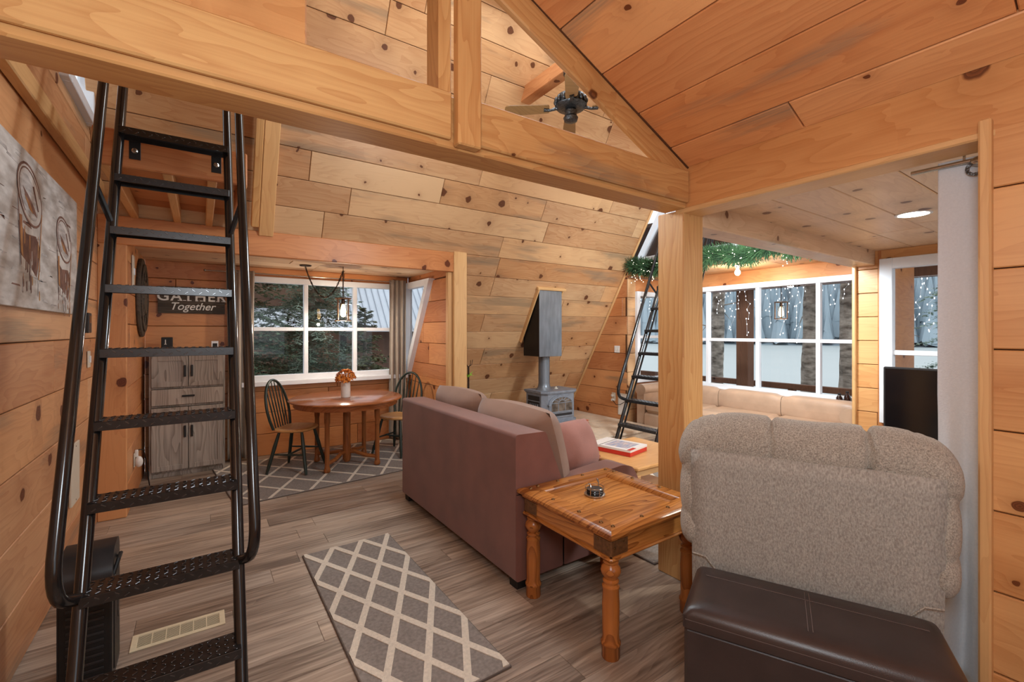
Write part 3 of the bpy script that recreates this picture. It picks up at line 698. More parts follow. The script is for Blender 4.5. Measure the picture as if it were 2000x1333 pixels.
def pillow(name, label, cat, loc, rot, w, h, d, mat, group=None, pw=2.6, sag=0, seed=0, sub=None):
    rnd = random.Random(seed)
    def f(sgn):
        def g(a, b):
            u, v = a * 2 - 1, b * 2 - 1
            ex = (1 - abs(u) ** pw) ** .55 * (1 - abs(v) ** pw) ** .55
            wob = 1 + .05 * math.sin(5 * u + seed) * math.cos(4 * v + seed * 2)
            cu = 1 - .05 * (abs(v) ** 2); cv = 1 - .05 * (abs(u) ** 2)
            return (u * w / 2 * cu, sgn * d / 2 * ex * wob, v * h / 2 * cv + sag * (u * u - .5) * .0 - sag * (1 - abs(u)) * (v > 0) * v)
        return g
    m = MB(); m.grid(f(1), 20, 20); m.grid(f(-1), 20, 20)
    o = m.build(name, mat, None, 'all'); o.location = loc; o.rotation_euler = rot
    return tag(o, label, cat, group)
pillow('back_cushion', 'tan back cushion of the loveseat nearer the side table', 'cushion', (1.90, 2.66, .70), (R(-14), 0, R(90)), .88, .60, .30, 'sofa_cushion', 'loveseat back cushions', 5, seed=1)
pillow('back_cushion', 'tan back cushion of the loveseat at the dining side', 'cushion', (1.88, 3.44, .73), (R(-14), 0, R(90)), .78, .60, .26, 'sofa_cushion', 'loveseat back cushions', 5, seed=2)
t = thing('throw_pillow', 'dusty pink throw pillow with fringed edge on the loveseat', 'pillow', (2.36, 2.58, .64), R(10))
p = pillow('cushion_body', None, None, (0, 0, 0), (R(-24), 0, 0), .46, .36, .16, 'pink_fabric', None, 3.5, seed=3); p.parent = t
rnd = random.Random(9); m = MB()
Mx = Matrix.Rotation(R(-24), 3, 'X')
for sgn in (-1, 1):
    for i in range(40):
        v = -.16 + .32 * i / 39; a = Vector((sgn * .215, 0, v)); b = a + Vector((sgn * rnd.uniform(.02, .035), rnd.uniform(-.012, .012), rnd.uniform(-.012, .008)))
        m.tube([Mx @ a, Mx @ a.lerp(b, .6), Mx @ b], [.004, .0035, .001], 4)
f = m.build('fringe', 'fringe_pink', t); f['kind'] = 'stuff'

# ================================================================ carved side table with coasters
t = thing('side_table', 'carved wooden side table with turned legs and studded top', 'side table', (1.855, 1.760, 0))
TW = .70; TH = .607; h = TW / 2
def frame_piece(m, a, b, zs):  # mitred moulding ring pieces
    m.add(a, b)
tops = MB()
prof = [(h, TH - .035), (h + .012, TH - .028), (h + .012, TH - .012), (h, TH - .004), (h - .012, TH), (h - .085, TH), (h - .092, TH - .006), (h - .100, TH - .022), (h - .100, TH - .04)]
for k in range(4):
    M_ = Matrix.Rotation(R(90 * k), 3, 'Z'); n = len(prof)
    vs = [tuple(M_ @ Vector((s * x, -x, z))) for s in (-1, 1) for x, z in prof]
    MB().add(vs, [tuple(range(n))[::-1], tuple(range(n, 2 * n))] + [(i, (i + 1) % n, (i + 1) % n + n, i + n) for i in range(n)]).build('top_rail', 'table_wood', t, True)
MB().bx(-h + .098, h - .098, -h + .098, h - .098, TH - .04, TH - .024, .001).build('top_panel', 'table_wood', t)
for k in range(4):
    M_ = Matrix.Rotation(R(90 * k), 3, 'Z')
    def rb(nm, x0, x1, y0, y1, z0, z1, b, mat):
        o = MB().bx(x0, x1, y0, y1, z0, z1, b).build(nm, mat, t); o.rotation_euler.z = R(90 * k); return o
    rb('apron', -h + .03, h - .03, -h + .022, -h + .045, TH - .135, TH - .03, .003, 'table_wood')
    rb('moulding', -h + .012, h - .012, -h + .008, -h + .035, TH - .148, TH - .132, .006, 'table_wood')
    rb('moulding', -h + .008, h - .008, -h + .006, -h + .035, TH - .052, TH - .034, .006, 'table_wood')
    for s in (-1, 1):
        c = rb('corner_bracket', s * (h - .075) - .055, s * (h - .075) + .055, -h + .017, -h + .023, TH - .128, TH - .056, .006, 'iron_bracket')
        for q in range(2):
            MB().lathe([(.006, 0), (.005, .003), (0, .004)], 8, (s * (h - .04 - .06 * q), -h + .017, TH - .09 + .02 * q), 'Y').build('rivet', 'brass_nail', c)
    for q in range(4):
        x = -h + .06 + (2 * h - .12) * q / 3 if 0 else (-h + .05, -h + .25, h - .25, h - .10)[q]
        o = MB().lathe([(.010, 0), (.009, .004), (.004, .008), (0, .0085)], 10, (x, -h + .038, TH)).build('stud', 'brass_nail', t, True); o.rotation_euler.z = R(90 * k)
LP = [(.040, 0), (.042, .004), (.042, .06), (.046, .066), (.046, .074), (.040, .082), (.038, .10), (.040, .25), (.037, .315), (.040, .322), (.040, .330), (.030, .340), (.030, .346), (.037, .350), (.037, .356), (.028, .362), (.030, .368), (.042, .385), (.047, .400), (.042, .418), (.030, .432), (.036, .438), (.036, .446), (.030, .452), (.048, .468), (.050, .474)]
lg = None
for sx in (-1, 1):
    for sy in (-1, 1):
        if lg is None: lg = MB().lathe(LP, 24, (0, 0, 0)).build('leg', 'leg_wood', t, True); o = lg
        else: o = lg.copy(); C.objects.link(o)
        o.location = (sx * (h - .055), sy * (h - .055), 0)
ct = thing('coaster_caddy', 'small wire coaster caddy on the side table', 'coaster caddy', (1.82, 1.83, TH - .0235), R(20))
MB().lathe([(.055, 0), (.058, .003), (.058, .010), (.050, .012), (0, .012)], 24).build('base_disc', 'steel', ct, True)
for k in range(4): MB().lathe([(.046, .014 + k * .006), (.047, .016 + k * .006), (.046, .0185 + k * .006), (0, .0185 + k * .006)], 20, (.002 * (k % 2), 0, 0)).build('coaster', ('screen_black', 'pewter')[k % 2], ct, True)
MB().tube([(.052 * math.cos(2 * math.pi * i / 24), .052 * math.sin(2 * math.pi * i / 24), .046) for i in range(24)], .0018, 6, closed=True).build('hoop', 'steel', ct, True)
for s in (-1, 1):
    MB().tube([(s * .052, 0, .01), (s * .052, 0, .055), (s * .056, .004, .07), (s * .050, .012, .078), (s * .045, .006, .07), (s * .050, 0, .058)], .0028, 6).build('handle', 'steel', ct, True)
    for q in (-1, 1): MB().tube([(s * .03, q * .042, .01), (s * .03, q * .042, .046)], .0018, 6).build('wire', 'steel', ct, True)

# ================================================================ storage ottoman and recliner
AX = math.atan2(-.905, .425)
t = thing('storage_ottoman', 'dark brown leather storage ottoman with stitched lid', 'ottoman', (1.815, .748, 0), AX)
OW, OD = .80, .385
MB().bx(-OW / 2 + .006, OW / 2 - .006, -OD / 2 + .006, OD / 2 - .006, .0, .405, .012).build('body', 'brown_leather', t)
def lidf(a, b):
    u, v = a * 2 - 1, b * 2 - 1
    def sq(x): return x
    return (u, v, 0)
m = MB(); lay = [(0, .405, .008), (0, .450, .008), (-.012, .470, .02), (-.035, .482, .03), (-.09, .486, .05)]
rings = []
for ins, z, r_ in lay:
    rings.append([(x, y, z) for x, y in rounded([(-OW / 2 - ins, -OD / 2 - ins), (OW / 2 + ins, -OD / 2 - ins), (OW / 2 + ins, OD / 2 + ins), (-OW / 2 - ins, OD / 2 + ins)], r_ + .012, 4)])
n = len(rings[0]); m.add(sum(rings, []), [tuple(range(n))[::-1]] + [(i * n + k, i * n + (k + 1) % n, (i + 1) * n + (k + 1) % n, (i + 1) * n + k) for i in range(len(rings) - 1) for k in range(n)] + [tuple((len(rings) - 1) * n + k for k in range(n))])
lid = m.build('lid', 'brown_leather', t, True)
for y in (.075,):
    MB().bx(-OW / 2 + .05, OW / 2 - .05, y - .001, y + .001, .4852, .4872).build('stitching', 'stitch', lid)
for x in (-.004, .010): MB().bx(x - .001, x + .001, -OD / 2 + .06, OD / 2 - .06, .4852, .4872).build('stitching', 'stitch', lid)
MB().bx(-OW / 2 + .012, OW / 2 - .012, -OD / 2 - .0012, -OD / 2 + .001, .437, .4385).build('stitching', 'stitch', lid)

t = thing('recliner', 'grey beige chenille recliner seen from behind', 'recliner', (2.055, .862, 0), AX)
PW = .86
# back panel, leaning slightly
def pan(a, b):
    x = (a - .5) * PW; z = .14 + b * .83
    return (x, -.01 - .05 * (b - .5) - .012 * math.cos(a * math.pi * 2 - math.pi) * 0, z)
m = MB(); m.grid(pan, 12, 12); m.build('back_panel', 'chenille_flat', t, 'all', solid=.03)
for s in (-1, 1):   # stitched pocket lines in the lower corners of the panel
    pts = [(s * (PW / 2 - .005), -.042, .50), (s * (PW / 2 - .06), -.044, .495), (s * (PW / 2 - .10), -.044, .45), (s * (PW / 2 - .115), -.043, .38)]
    MB().tube(pts, .0035, 6).build('piping', 'chenille', t, True)
# padded head roll: three pleated lobes
def roll(a, b):
    x = (a - .5) * (PW + .14); e = abs(a - .5) * 2
    pin = 1 - .16 * math.exp(-((a - .385) / .009) ** 2) - .24 * math.exp(-((a - .715) / .011) ** 2) - .05 * math.exp(-((a - .715) / .05) ** 2) - .07 * math.exp(-((a - .16) / .006) ** 2) - .06 * math.exp(-((a - .08) / .006) ** 2) - .06 * math.exp(-((a - .86) / .006) ** 2) - .025 * math.exp(-((a - .9) / .006) ** 2)
    end = max(0.02, 1 - max(0, (e - .80) / .20) ** 2.6) ** .5
    th = b * 2 * math.pi
    ry, rz = .105 * pin * end, .118 * pin * (end * .9 + .1 * end)
    return (x, .055 + ry * math.cos(th), 1.015 - .085 * e ** 3.2 + .012 * math.sin(a * 9) + rz * math.sin(th))
m = MB(); m.grid(roll, 96, 28); m.build('head_roll', 'chenille', t, 'all')
for s in (-1, 1):
    def side(a, b, s=s):
        th = a * 2 * math.pi; z = .50 + b * .47
        lob = .82 + .18 * abs(math.sin(b * math.pi * 2.5 + .3)) ** .5
        cap = max(.05, 1 - abs(b * 2 - 1) ** 6) ** .5
        return (s * (PW / 2 + .005 + .062 * lob * cap * math.cos(th) * s * s), .085 + .125 * lob * cap * math.sin(th), z)
    m = MB(); m.grid(side, 20, 28); m.build('side_bolster', 'chenille', t, 'all')
m = MB()
def inner(a, b):
    th = a * 2 * math.pi
    c = max(.05, 1 - abs(b * 2 - 1) ** 5) ** .5
    return ((abs(math.cos(th)) ** .5) * math.copysign(1, math.cos(th)) * .38 * c, .14 + .11 * c * math.sin(th), .40 + b * .58)
m.grid(inner, 28, 16); m.build('inner_back', 'chenille', t, 'all')
MB().bx(-.30, .30, .10, .70, .14, .44, .05).build('seat', 'chenille', t)
for s in (-1, 1): MB().bx(s * .37 - .065, s * .37 + .065, .12, .72, .12, .58, .05).build('armrest', 'chenille', t)
MB().bx(-.32, .32, .05, .66, .03, .14, .01).build('base', 'black_matte', t)
for s in (-1, 1): MB().bx(s * .28 - .03, s * .28 + .03, .10, .60, 0, .03, .004).build('foot', 'black_matte', t)

# ================================================================ dining set
t = thing('dining_table', 'oval wooden dining table on a stretcher base in the nook', 'table', (1.36, 5.27, .0180))
def oval(rx, ry, n=56): return [(rx * math.cos(2 * math.pi * k / n), ry * math.sin(2 * math.pi * k / n)) for k in range(n)]
def oval_stack(st, n=56):
    m = MB(); rg = []
    for rx, ry, z in st: rg += [(x, y, z) for x, y in oval(rx, ry, n)]
    k = len(st); return m.add(rg, [tuple(range(n))[::-1]] + [(i * n + j, i * n + (j + 1) % n, (i + 1) * n + (j + 1) % n, (i + 1) * n + j) for i in range(k - 1) for j in range(n)] + [tuple((k - 1) * n + j for j in range(n))])
oval_stack([(.585, .61, .722), (.60, .625, .728), (.60, .625, .738), (.59, .615, .746)]).build('tabletop', 'dining_wood', t, True)
oval_stack([(.545, .57, .665), (.55, .575, .672), (.55, .575, .722)]).build('apron', 'dining_wood', t, True)
DL = [(.026, 0), (.034, .01), (.034, .03), (.027, .05), (.024, .08), (.024, .50), (.030, .53), (.030, .66)]
for sx in (-1, 1):
    for sy in (-1, 1):
        o = MB().lathe(DL, 16).build('leg', 'dining_leg_wood', t, True); o.location = (sx * .265, sy * .25, 0)
        st = MB().tube([(sx * .26, sy * .245, .09), (sx * .16, sy * .16, .10), (sx * .08, sy * .06, .13), (0, 0, .13)], .022, 8).build('stretcher', 'dining_leg_wood', t, True)
MB().lathe([(.03, .02), (.045, .05), (.045, .20), (.04, .22), (.04, .66)], 16).build('pedestal', 'dining_leg_wood', t, True)

def windsor(label, loc, face):
    t = thing('windsor_chair', label, 'chair', loc, face - R(90), 'green spindle-back dining chairs')   # local +y is the front
    def seat(a, b):
        th = a * 2 * math.pi; prof = [(0, 0), (.93, 0), (1, .012), (1, .026), (.94, .034), (.6, .028), (0, .026)]
        k = min(int(b * 6 + .001), 5); r_, z = prof[k] if b < 1 else prof[6]
        if b >= 1: r_, z = prof[6]
        rx = .215 * (1 - .06 * math.sin(th)); ry = .205
        e = 1 + .06 * math.cos(4 * th) * -1
        return (rx * r_ * math.cos(th) * e, ry * r_ * math.sin(th) * e, .425 + z)
    m = MB(); m.grid(seat, 32, 6, True); m.build('seat', 'seat_wood', t, True)
    LG = {}
    for sx in (-1, 1):
        for sy in (-1, 1):
            a = Vector((sx * .13, sy * .12, .43)); b = Vector((sx * .215, sy * .21, 0)); LG[(sx, sy)] = (a, b)
            m = MB(); m.tube([a, a.lerp(b, .12), a.lerp(b, .4), a.lerp(b, .55), a.lerp(b, .8), b], [.013, .016, .020, .017, .018, .013], 10); m.build('leg', 'chair_green', t, True)
    mid = {}
    for sx in (-1, 1):
        p0 = LG[(sx, -1)][0].lerp(LG[(sx, -1)][1], .55); p1 = LG[(sx, 1)][0].lerp(LG[(sx, 1)][1], .55)
        MB().tube([p0, p0.lerp(p1, .5), p1], [.008, .012, .008], 8).build('stretcher', 'chair_green', t, True); mid[sx] = p0.lerp(p1, .5)
    MB().tube([mid[-1], mid[-1].lerp(mid[1], .5), mid[1]], [.008, .012, .008], 8).build('stretcher', 'chair_green', t, True)
    H = lambda x, z: (x, -.165 - (z - .45) * .22, z)
    pts = []
    for k in range(33):
        q = k / 32; an = math.pi * (1 - q)
        x = .205 * math.cos(an); z = .64 + .315 * math.sin(an) if True else 0
        pts.append(H(x, z))
    pts = [H(-.165, .45), H(-.195, .55)] + pts + [H(.195, .55), H(.165, .45)]
    MB().tube(pts, .014, 10).build('back_hoop', 'chair_green', t, True)
    for k in range(6):
        xb = -.115 + .23 * k / 5; xt = xb * 1.22
        zt = .64 + .315 * math.sqrt(max(0, 1 - (xt / .205) ** 2)) - .004
        MB().tube([H(xb, .45), H((xb + xt) / 2, (.45 + zt) / 2), H(xt, zt)], [.006, .008, .005], 8).build('spindle', 'chair_green', t, True)
    return t
windsor('green spindle-back chair turned out from the table near the ladder', (.86, 5.36, .0180), R(-37))
windsor('green spindle-back chair half hidden behind the loveseat', (2.00, 5.40, .0180), R(212))
# vase of flowers
t = thing('flower_vase', 'white vase of orange flowers on the dining table', 'vase', (1.34, 5.24, .7605))
MB().lathe([(.040, 0), (.048, .006), (.050, .02), (.050, .15), (.046, .165), (.046, .172), (.042, .172), (.042, .05), (0, .05)], 24).build('vase', 'ceramic_white', t, True)
rnd = random.Random(5); m = MB(); mc = MB()
for k in range(34):
    th = rnd.uniform(0, 2 * math.pi); ph = rnd.uniform(.0, 1.75)
    c = Vector((.088 * math.sin(ph) * math.cos(th), .088 * math.sin(ph) * math.sin(th), .212 + .085 * math.cos(ph)))
    nrm = (c - Vector((0, 0, .19))).normalized(); a = nrm.orthogonal().normalized(); b = nrm.cross(a)
    m.tube([(0, 0, .10), tuple(c * .6 + Vector((0, 0, .07))), tuple(c)], .003, 4)
    mc.sphere(c, .010, 6, 4)
    for q in range(9):
        an = q * 2 * math.pi / 9 + rnd.uniform(-.2, .2); d = a * math.cos(an) + b * math.sin(an); s = d.cross(nrm) * .010
        L_ = rnd.uniform(.04, .062); tip = c + d * L_ + nrm * rnd.uniform(-.004, .022)
        md = c + d * L_ * .55 + nrm * .012
        m.add([c, md + s, tip, md - s], [(0, 1, 2, 3)])
fo = m.build('flowers', 'flower_orange', t); mc.build('flower_hearts', 'flower_dark', t)
fo['kind'] = 'stuff'
# ================================================================ grey cabinet, sign, wall pieces in the nook
t = thing('storage_cabinet', 'tall weathered grey cabinet with black pulls in the nook corner', 'cabinet', (-.105, 6.015, 0))
CW, CH, CD = .65, 1.25, .33
y0 = -CD / 2
b = MB(); b.bx(-CW / 2, -CW / 2 + .018, y0, CD / 2, 0, CH); b.bx(CW / 2 - .018, CW / 2, y0, CD / 2, 0, CH); b.bx(-CW / 2, CW / 2, CD / 2 - .01, CD / 2, 0, CH)
for z in (.05, .72, .91): b.bx(-CW / 2 + .018, CW / 2 - .018, y0 + .005, CD / 2, z, z + .018)
b.bx(-CW / 2 + .018, CW / 2 - .018, y0 + .02, CD / 2, 0, .05)
b.build('body', 'grey_barn', t)
MB().bx(-CW / 2 - .006, CW / 2 + .006, y0 - .008, CD / 2, CH, CH + .02, .002).build('top', 'grey_barn', t)
def door(x0, x1, z0, z1, hx, hz):
    d = bpy.data.objects.new('door', None)
    m = MB(); m.bx(x0, x1, y0 - .012, y0 + .003, z0, z1, .001); fr = .05
    for q in ((x0, x0 + fr, z0, z1), (x1 - fr, x1, z0, z1), (x0 + fr, x1 - fr, z0, z0 + fr), (x0 + fr, x1 - fr, z1 - fr, z1)): m.bx(q[0], q[1], y0 - .020, y0 - .011, q[2], q[3], .001)
    d = m.build('door', 'grey_barn', t)
    MB().bx(hx - .010, hx + .010, y0 - .036, y0 - .018, hz - .06, hz + .06, .003).build('handle', 'black_matte', d)
    return d
e = .006
door(-CW / 2 + .02, -e / 2, .93, CH - .004, -.030, 1.09); door(e / 2, CW / 2 - .02, .93, CH - .004, .030, 1.09)
door(-CW / 2 + .02, -e / 2, .07, .715, -.030, .46); door(e / 2, CW / 2 - .02, .07, .715, .030, .46)
dr = MB().bx(-CW / 2 + .02, CW / 2 - .02, y0 - .018, y0 + .003, .742, .905, .002).build('drawer', 'grey_barn', t)
MB().bx(-.055, .055, y0 - .034, y0 - .016, .82, .838, .003).build('handle', 'black_matte', dr)
# things on the cabinet
t = thing('desk_box', 'small black box standing on the grey cabinet', 'box', (-.29, 5.98, CH + .02))
MB().bx(-.048, .048, -.03, .03, 0, .17, .004).build('case', 'black_matte', t)
MB().bx(-.016, -.008, -.032, -.029, .10, .145).build('mark', 'letter_white', t); MB().bx(-.022, -.002, -.032, -.029, .094, .101).build('mark', 'letter_white', t)
t = thing('photo_frame', 'tiny white framed picture on the grey cabinet', 'picture frame', (.13, 5.98, CH + .02))
m = MB()
for q in ((-.032, -.022, 0, .125), (.022, .032, 0, .125), (-.022, .022, 0, .02), (-.022, .022, .10, .125)): m.bx(q[0], q[1], -.008, .008, q[2], q[3], .001)
m.build('frame', 'white_paint', t); MB().bx(-.022, .022, -.002, .004, .02, .10).build('picture', 'black_matte', t); MB().bx(-.045, .045, -.02, .03, -.0, .006, .001).build('base', 'white_paint', t)

def text_obj(txt, size, mat, parent, loc, rot, shear=0, ext=.0015, bold=0, sx=1, space=1):
    cu = bpy.data.curves.new('lettering', 'FONT'); cu.body = txt; cu.size = size; cu.extrude = ext; cu.align_x = 'CENTER'; cu.shear = shear; cu.offset = bold; cu.space_character = space
    o = bpy.data.objects.new('tmp', cu); C.objects.link(o)
    dg = bpy.context.evaluated_depsgraph_get(); me = bpy.data.meshes.new_from_object(o.evaluated_get(dg)); bpy.data.objects.remove(o)
    me.materials.clear(); me.materials.append(MATS[mat])
    k = bpy.data.objects.new('lettering', me); C.objects.link(k); k.parent = parent; k.location = loc; k.rotation_euler = rot; k.scale = (sx, 1, 1); return k
t = thing('wall_sign', 'dark wooden sign reading GATHER Together above the cabinet', 'sign', (-.075, 6.185, 1.845))
for i in range(3): MB().bx(-.305, .305, -.016, .002, -.145 + i * .098, -.049 + i * .098, .002).build('board', 'dark_barn', t)
text_obj('GATHER', .145, 'letter_white', t, (0, -.018, -.005), (R(90), 0, 0), bold=.002, sx=1.05, space=1.12)
text_obj('Together', .115, 'letter_white', t, (.0, -.018, -.105), (R(90), 0, 0), shear=.32, bold=.001, sx=.95)
# small serifs on the capitals
m = MB()
for x, z in ((-.070, -.005), (-.118, -.005), (-.022, -.005), (.040, -.005), (.082, -.005), (.235, -.005), (.285, -.005)): m.bx(x - .014, x + .014, -.0195, -.0165, z, z + .007)
m.build('lettering', 'letter_white', t)
t = thing('wall_round', 'big carved dark wood round hung on the nook side wall', 'wall decor', (XN0 + .003, 5.72, 1.83))
MB().lathe([(.38, 0), (.385, .012), (.38, .026), (.34, .03), (0, .03)], 40, (0, 0, 0), 'X').build('disc', 'dark_barn', t, True)
MB().lathe([(.33, .029), (.33, .042), (.27, .042), (.27, .029), (.33, .029)], 40, (0, 0, 0), 'X').build('ring', 'dark_barn', t, True)
MB().lathe([(.16, .029), (.15, .045), (.06, .040), (0, .052)], 32, (0, 0, 0), 'X').build('rosette', 'dark_barn', t, True)
for k in range(8):
    a = k * math.pi / 4; MB().box((.036, .215 * math.cos(a), .215 * math.sin(a)), (.014, .10, .03), .005, Matrix.Rotation(a, 3, 'X')).build('carving', 'dark_barn', t)
t = thing('wall_plate', 'white plate high on the nook side wall beside the wood round', 'switch plate', (XN0 + .002, 5.10, 2.02)); MB().bx(0, .012, -.05, .05, -.14, .14, .003).build('plate', 'ivory_plastic', t); MB().bx(.01, .02, -.015, .015, -.03, .03, .002).build('switch', 'white_paint', t)
t = thing('outlet', 'outlet with plugged-in white air freshener beside the cabinet', 'outlet', (XN0 + .002, 5.22, .36))
MB().bx(0, .008, -.038, .038, -.06, .06, .003).build('plate', 'ivory_plastic', t); MB().sphere((.035, -.01, -.02), (.03, .035, .05), 14, 10).build('air_freshener', 'ceramic_white', t, 'all'); MB().bx(.005, .03, -.012, .02, .02, .085, .006).build('plug', 'ceramic_white', t)
MB().tube([(.02, .02, .065), (.03, .08, .07), (.05, .2, .04), (.06, .30, -.08), (.07, .36, -.25), (.08, .40, -.355)], .005, 6).build('cord', 'black_matte', t, True)

# ================================================================ curtains
def curtain(name, label, pts, z0, z1, amp, folds, mat, rodpts=None, flare=1.0, cat='curtain', depthdir=(0, 1), rings=0):
    """hanging cloth along the segment pts (2d) with folds"""
    a, b = Vector((*pts[0], 0)), Vector((*pts[1], 0)); d = (b - a); ln = d.length; d.normalize(); n = Vector((-d.y, d.x, 0))
    t = thing(name, label, cat, (a.x, a.y, 0))
    def f(u, v):
        s = u + .02 * math.sin(v * 5 + u * 9)
        k = .55 + .45 * v * flare
        p = d * (ln * s) + n * (amp * k * math.sin(u * folds * 2 * math.pi + .6 * math.sin(v * 3)))
        return (p.x, p.y, z1 + (z0 - z1) * v)
    m = MB(); m.grid(f, int(folds * 14), 24); m.build('cloth', mat, t, 'all', solid=.003)
    return t, d, n, ln
t, *_ = curtain('curtain', 'grey floor-length curtain behind the ladder rail', ((.26, 6.10), (.52, 6.10)), .03, 2.21, .035, 4, 'curtain_grey')
t, *_ = curtain('curtain', 'grey curtain at the slanted window side of the nook', ((2.14, 6.09), (2.36, 6.05)), .03, 2.21, .04, 3.5, 'curtain_grey')
t = thing('curtain_rod', 'thin steel rod across the nook window', 'curtain rod', (0, 6.10, 2.185)); MB().cyl((.05, 0, 0), (2.38, 0, 0), .007, n=8).build('rod', 'steel', t, True); MB().sphere((.04, 0, 0), .014, 10, 8).build('finial', 'steel', t, 'all')
for x in (.5, 2.2): MB().bx(x - .006, x + .006, 0, .10, -.006, .006).build('bracket', 'steel', t)
# pale curtain in the alcove opening
t = thing('alcove_curtain', 'long pale curtain hanging at the alcove opening', 'curtain', (2.56, .40, 0))
def cf(u, v):
    z = 2.205 - v * 2.15
    low = max(0, (v - .45) / .55)
    y = .01 + u * (.145 + .10 * low * low) - .02 * low
    x = .02 * math.sin(u * 4 + 1) * (.3 + v) + .035 * low * math.sin(u * 13 + 2 * v) + .02 * low
    return (x, y, z)
m = MB(); m.grid(cf, 30, 40); m.build('cloth', 'curtain_white', t, 'all', solid=.003)
t = thing('alcove_curtain_rod', 'steel rod and round finial at the alcove header', 'curtain rod', (2.545, .42, 2.185))
MB().cyl((0, .02, 0), (0, .22, 0), .009, n=10).build('rod', 'steel', t, True); MB().sphere((-.005, .008, -.008), (.024, .03, .02), 16, 10).build('finial', 'steel', t, 'all')
MB().lathe([(.030, 0), (.030, .006), (.018, .006), (.018, 0), (.030, 0)], 20, (-.012, .02, -.035), 'X').build('grommet', 'pewter', t, True); MB().bx(-.004, .004, .05, .058, 0, .05).build('bracket', 'steel', t)

# ================================================================ lantern pendant in the nook
def lantern(name, label, loc, s=1.0, power=20):
    t = thing(name, label, 'pendant lamp', loc)
    for z in (.0, -.26 * s): MB().lathe([(.095 * s, z), (.095 * s, z + .012), (.075 * s, z + .012), (.075 * s, z), (.095 * s, z)], 24).build('ring', 'lantern_wood', t, True)
    MB().box((0, 0, .006), (.17 * s, .022, .010), .002).build('crossbar', 'bronze', t)
    for k in range(4):
        a = k * math.pi / 2 + .5; c, sn = math.cos(a) * .083 * s, math.sin(a) * .083 * s
        MB().box((c, sn, -.125 * s), (.012, .012, .26 * s), .002).build('upright', 'lantern_wood', t)
    MB().lathe([(.018, 0), (.022, -.03), (.020, -.06), (.0, -.06)], 16).build('socket', 'bronze', t, True)
    g = MB().lathe([(.012, -.062), (.022, -.09), (.034, -.15), (.030, -.19), (.012, -.212), (0, -.214)], 18).build('bulb', 'bulb_glow', t, 'all')
    MB().lathe([(.05 * s, -.05), (.052 * s, -.24 * s)], 24, cap=False).build('glass_sleeve', 'lamp_glass', t, 'all')
    lamp('pendant_light', 'POINT', (loc[0], loc[1], loc[2] - .285), power, (1, .88, .72), .022)
    return t
px, py, pz = 1.39, 5.55, 1.885
t = lantern('pendant_lamp', 'bronze cage pendant on a swagged chain over the dining table', (px, py, pz))
def chain(m, pts, link=.026):
    pts = [Vector(p) for p in pts]; i = 0
    for a, b in zip(pts, pts[1:]):
        n = max(1, int((b - a).length / (link * .8)))
        for k in range(n):
            p = a.lerp(b, (k + .5) / n); d = (b - a).normalized(); o = d.orthogonal().normalized(); o = Matrix.Rotation(R(90) * (i % 2) + .3, 3, d) @ o; i += 1
            m.tube([p + d * math.cos(q * math.pi / 4) * link * .62 + o * math.sin(q * math.pi / 4) * link * .30 for q in range(8)], .0042, 4, closed=True)
ch = MB(); cx, cy = 1.0 - px, 5.67 - py
sw = [(cx, cy, .36)] + [(cx * (1 - q), cy * (1 - q), .355 - .33 * (1 - (2 * q - 1) ** 2) - 0.02 * q) for q in [i / 16 for i in range(1, 16)]] + [(0, 0, .33)]
chain(ch, sw); chain(ch, [(0, 0, .33), (0, 0, .02)])
ch.build('chain', 'bronze', t)
MB().tube([(x + .004, y, z) for x, y, z in sw] + [(.004, 0, .02)], .003, 5).build('cord', 'black_matte', t, True)
MB().tube([(0, 0, .385), (0, 0, .34), (.012, 0, .325), (0.02, 0, .335)], .004, 6).build('hook', 'bronze', t, True)
MB().lathe([(.062, .372), (.066, .385), (0, .385)], 24, (cx, cy, 0)).build('canopy', 'bronze', t, True)

# ================================================================ wood stove with flue box and hearth
hz = .12
t = thing('hearth', 'raised pale stone hearth platform under the stove', 'hearth', (4.45, 5.0, 0))
for i in range(4):
    for j in range(4): MB().bx(-.97 + i * .49, -.97 + i * .49 + .486, -.82 + j * .44, -.82 + j * .44 + .436, .09, hz, .004).build('tile', 'hearth_stone', t)
MB().bx(-.96, .985, -.80, .93, 0, .091).build('base', 'hearth_stone', t)
t = thing('wood_stove', 'grey cast iron wood stove with arched glass door', 'stove', (4.265, 5.17, hz + .005))
w, d = .31, .21
bz, tz = .10, .50
ch_ = .07
oct_ = lambda w, d, c: [(-w + c, -d), (w - c, -d), (w, -d + c), (w, d), (-w, d), (-w, -d + c)]
MB().prism(oct_(w, d, ch_), bz, tz).build('body', 'stove_iron', t)
MB().prism(oct_(w + .025, d + .025, ch_), tz, tz + .028).build('top_plate', 'stove_iron', t)
MB().prism(oct_(w + .012, d + .012, ch_), tz - .016, tz + .001).build('moulding', 'stove_iron', t)
MB().prism(oct_(w + .02, d + .02, ch_), bz - .02, bz + .005).build('plinth', 'stove_iron', t)
sp = MB().bx(-w - .006, -w + .002, -d + .10, d - .04, bz + .03, tz - .05, .004).build('side_panel', 'stove_dark', t)
for k in range(5): MB().bx(-w - .012, -w - .004, -d + .13 + k * .045, -d + .145 + k * .045, bz + .05, tz - .16, .003).build('rib', 'stove_iron', sp)
MB().bx(-w - .012, -w - .004, -d + .10, d - .04, tz - .13, tz - .12, .003).build('rib', 'stove_iron', sp)
dw, dz0, dz1 = .195, bz + .07, tz - .05
arch = lambda w_, z0, z1, r: [(-w_, z0), (w_, z0), (w_, z1 - r)] + [(w_ * math.cos(a * math.pi / 12), z1 - r + r * math.sin(a * math.pi / 12)) for a in range(1, 12)] + [(-w_, z1 - r)]
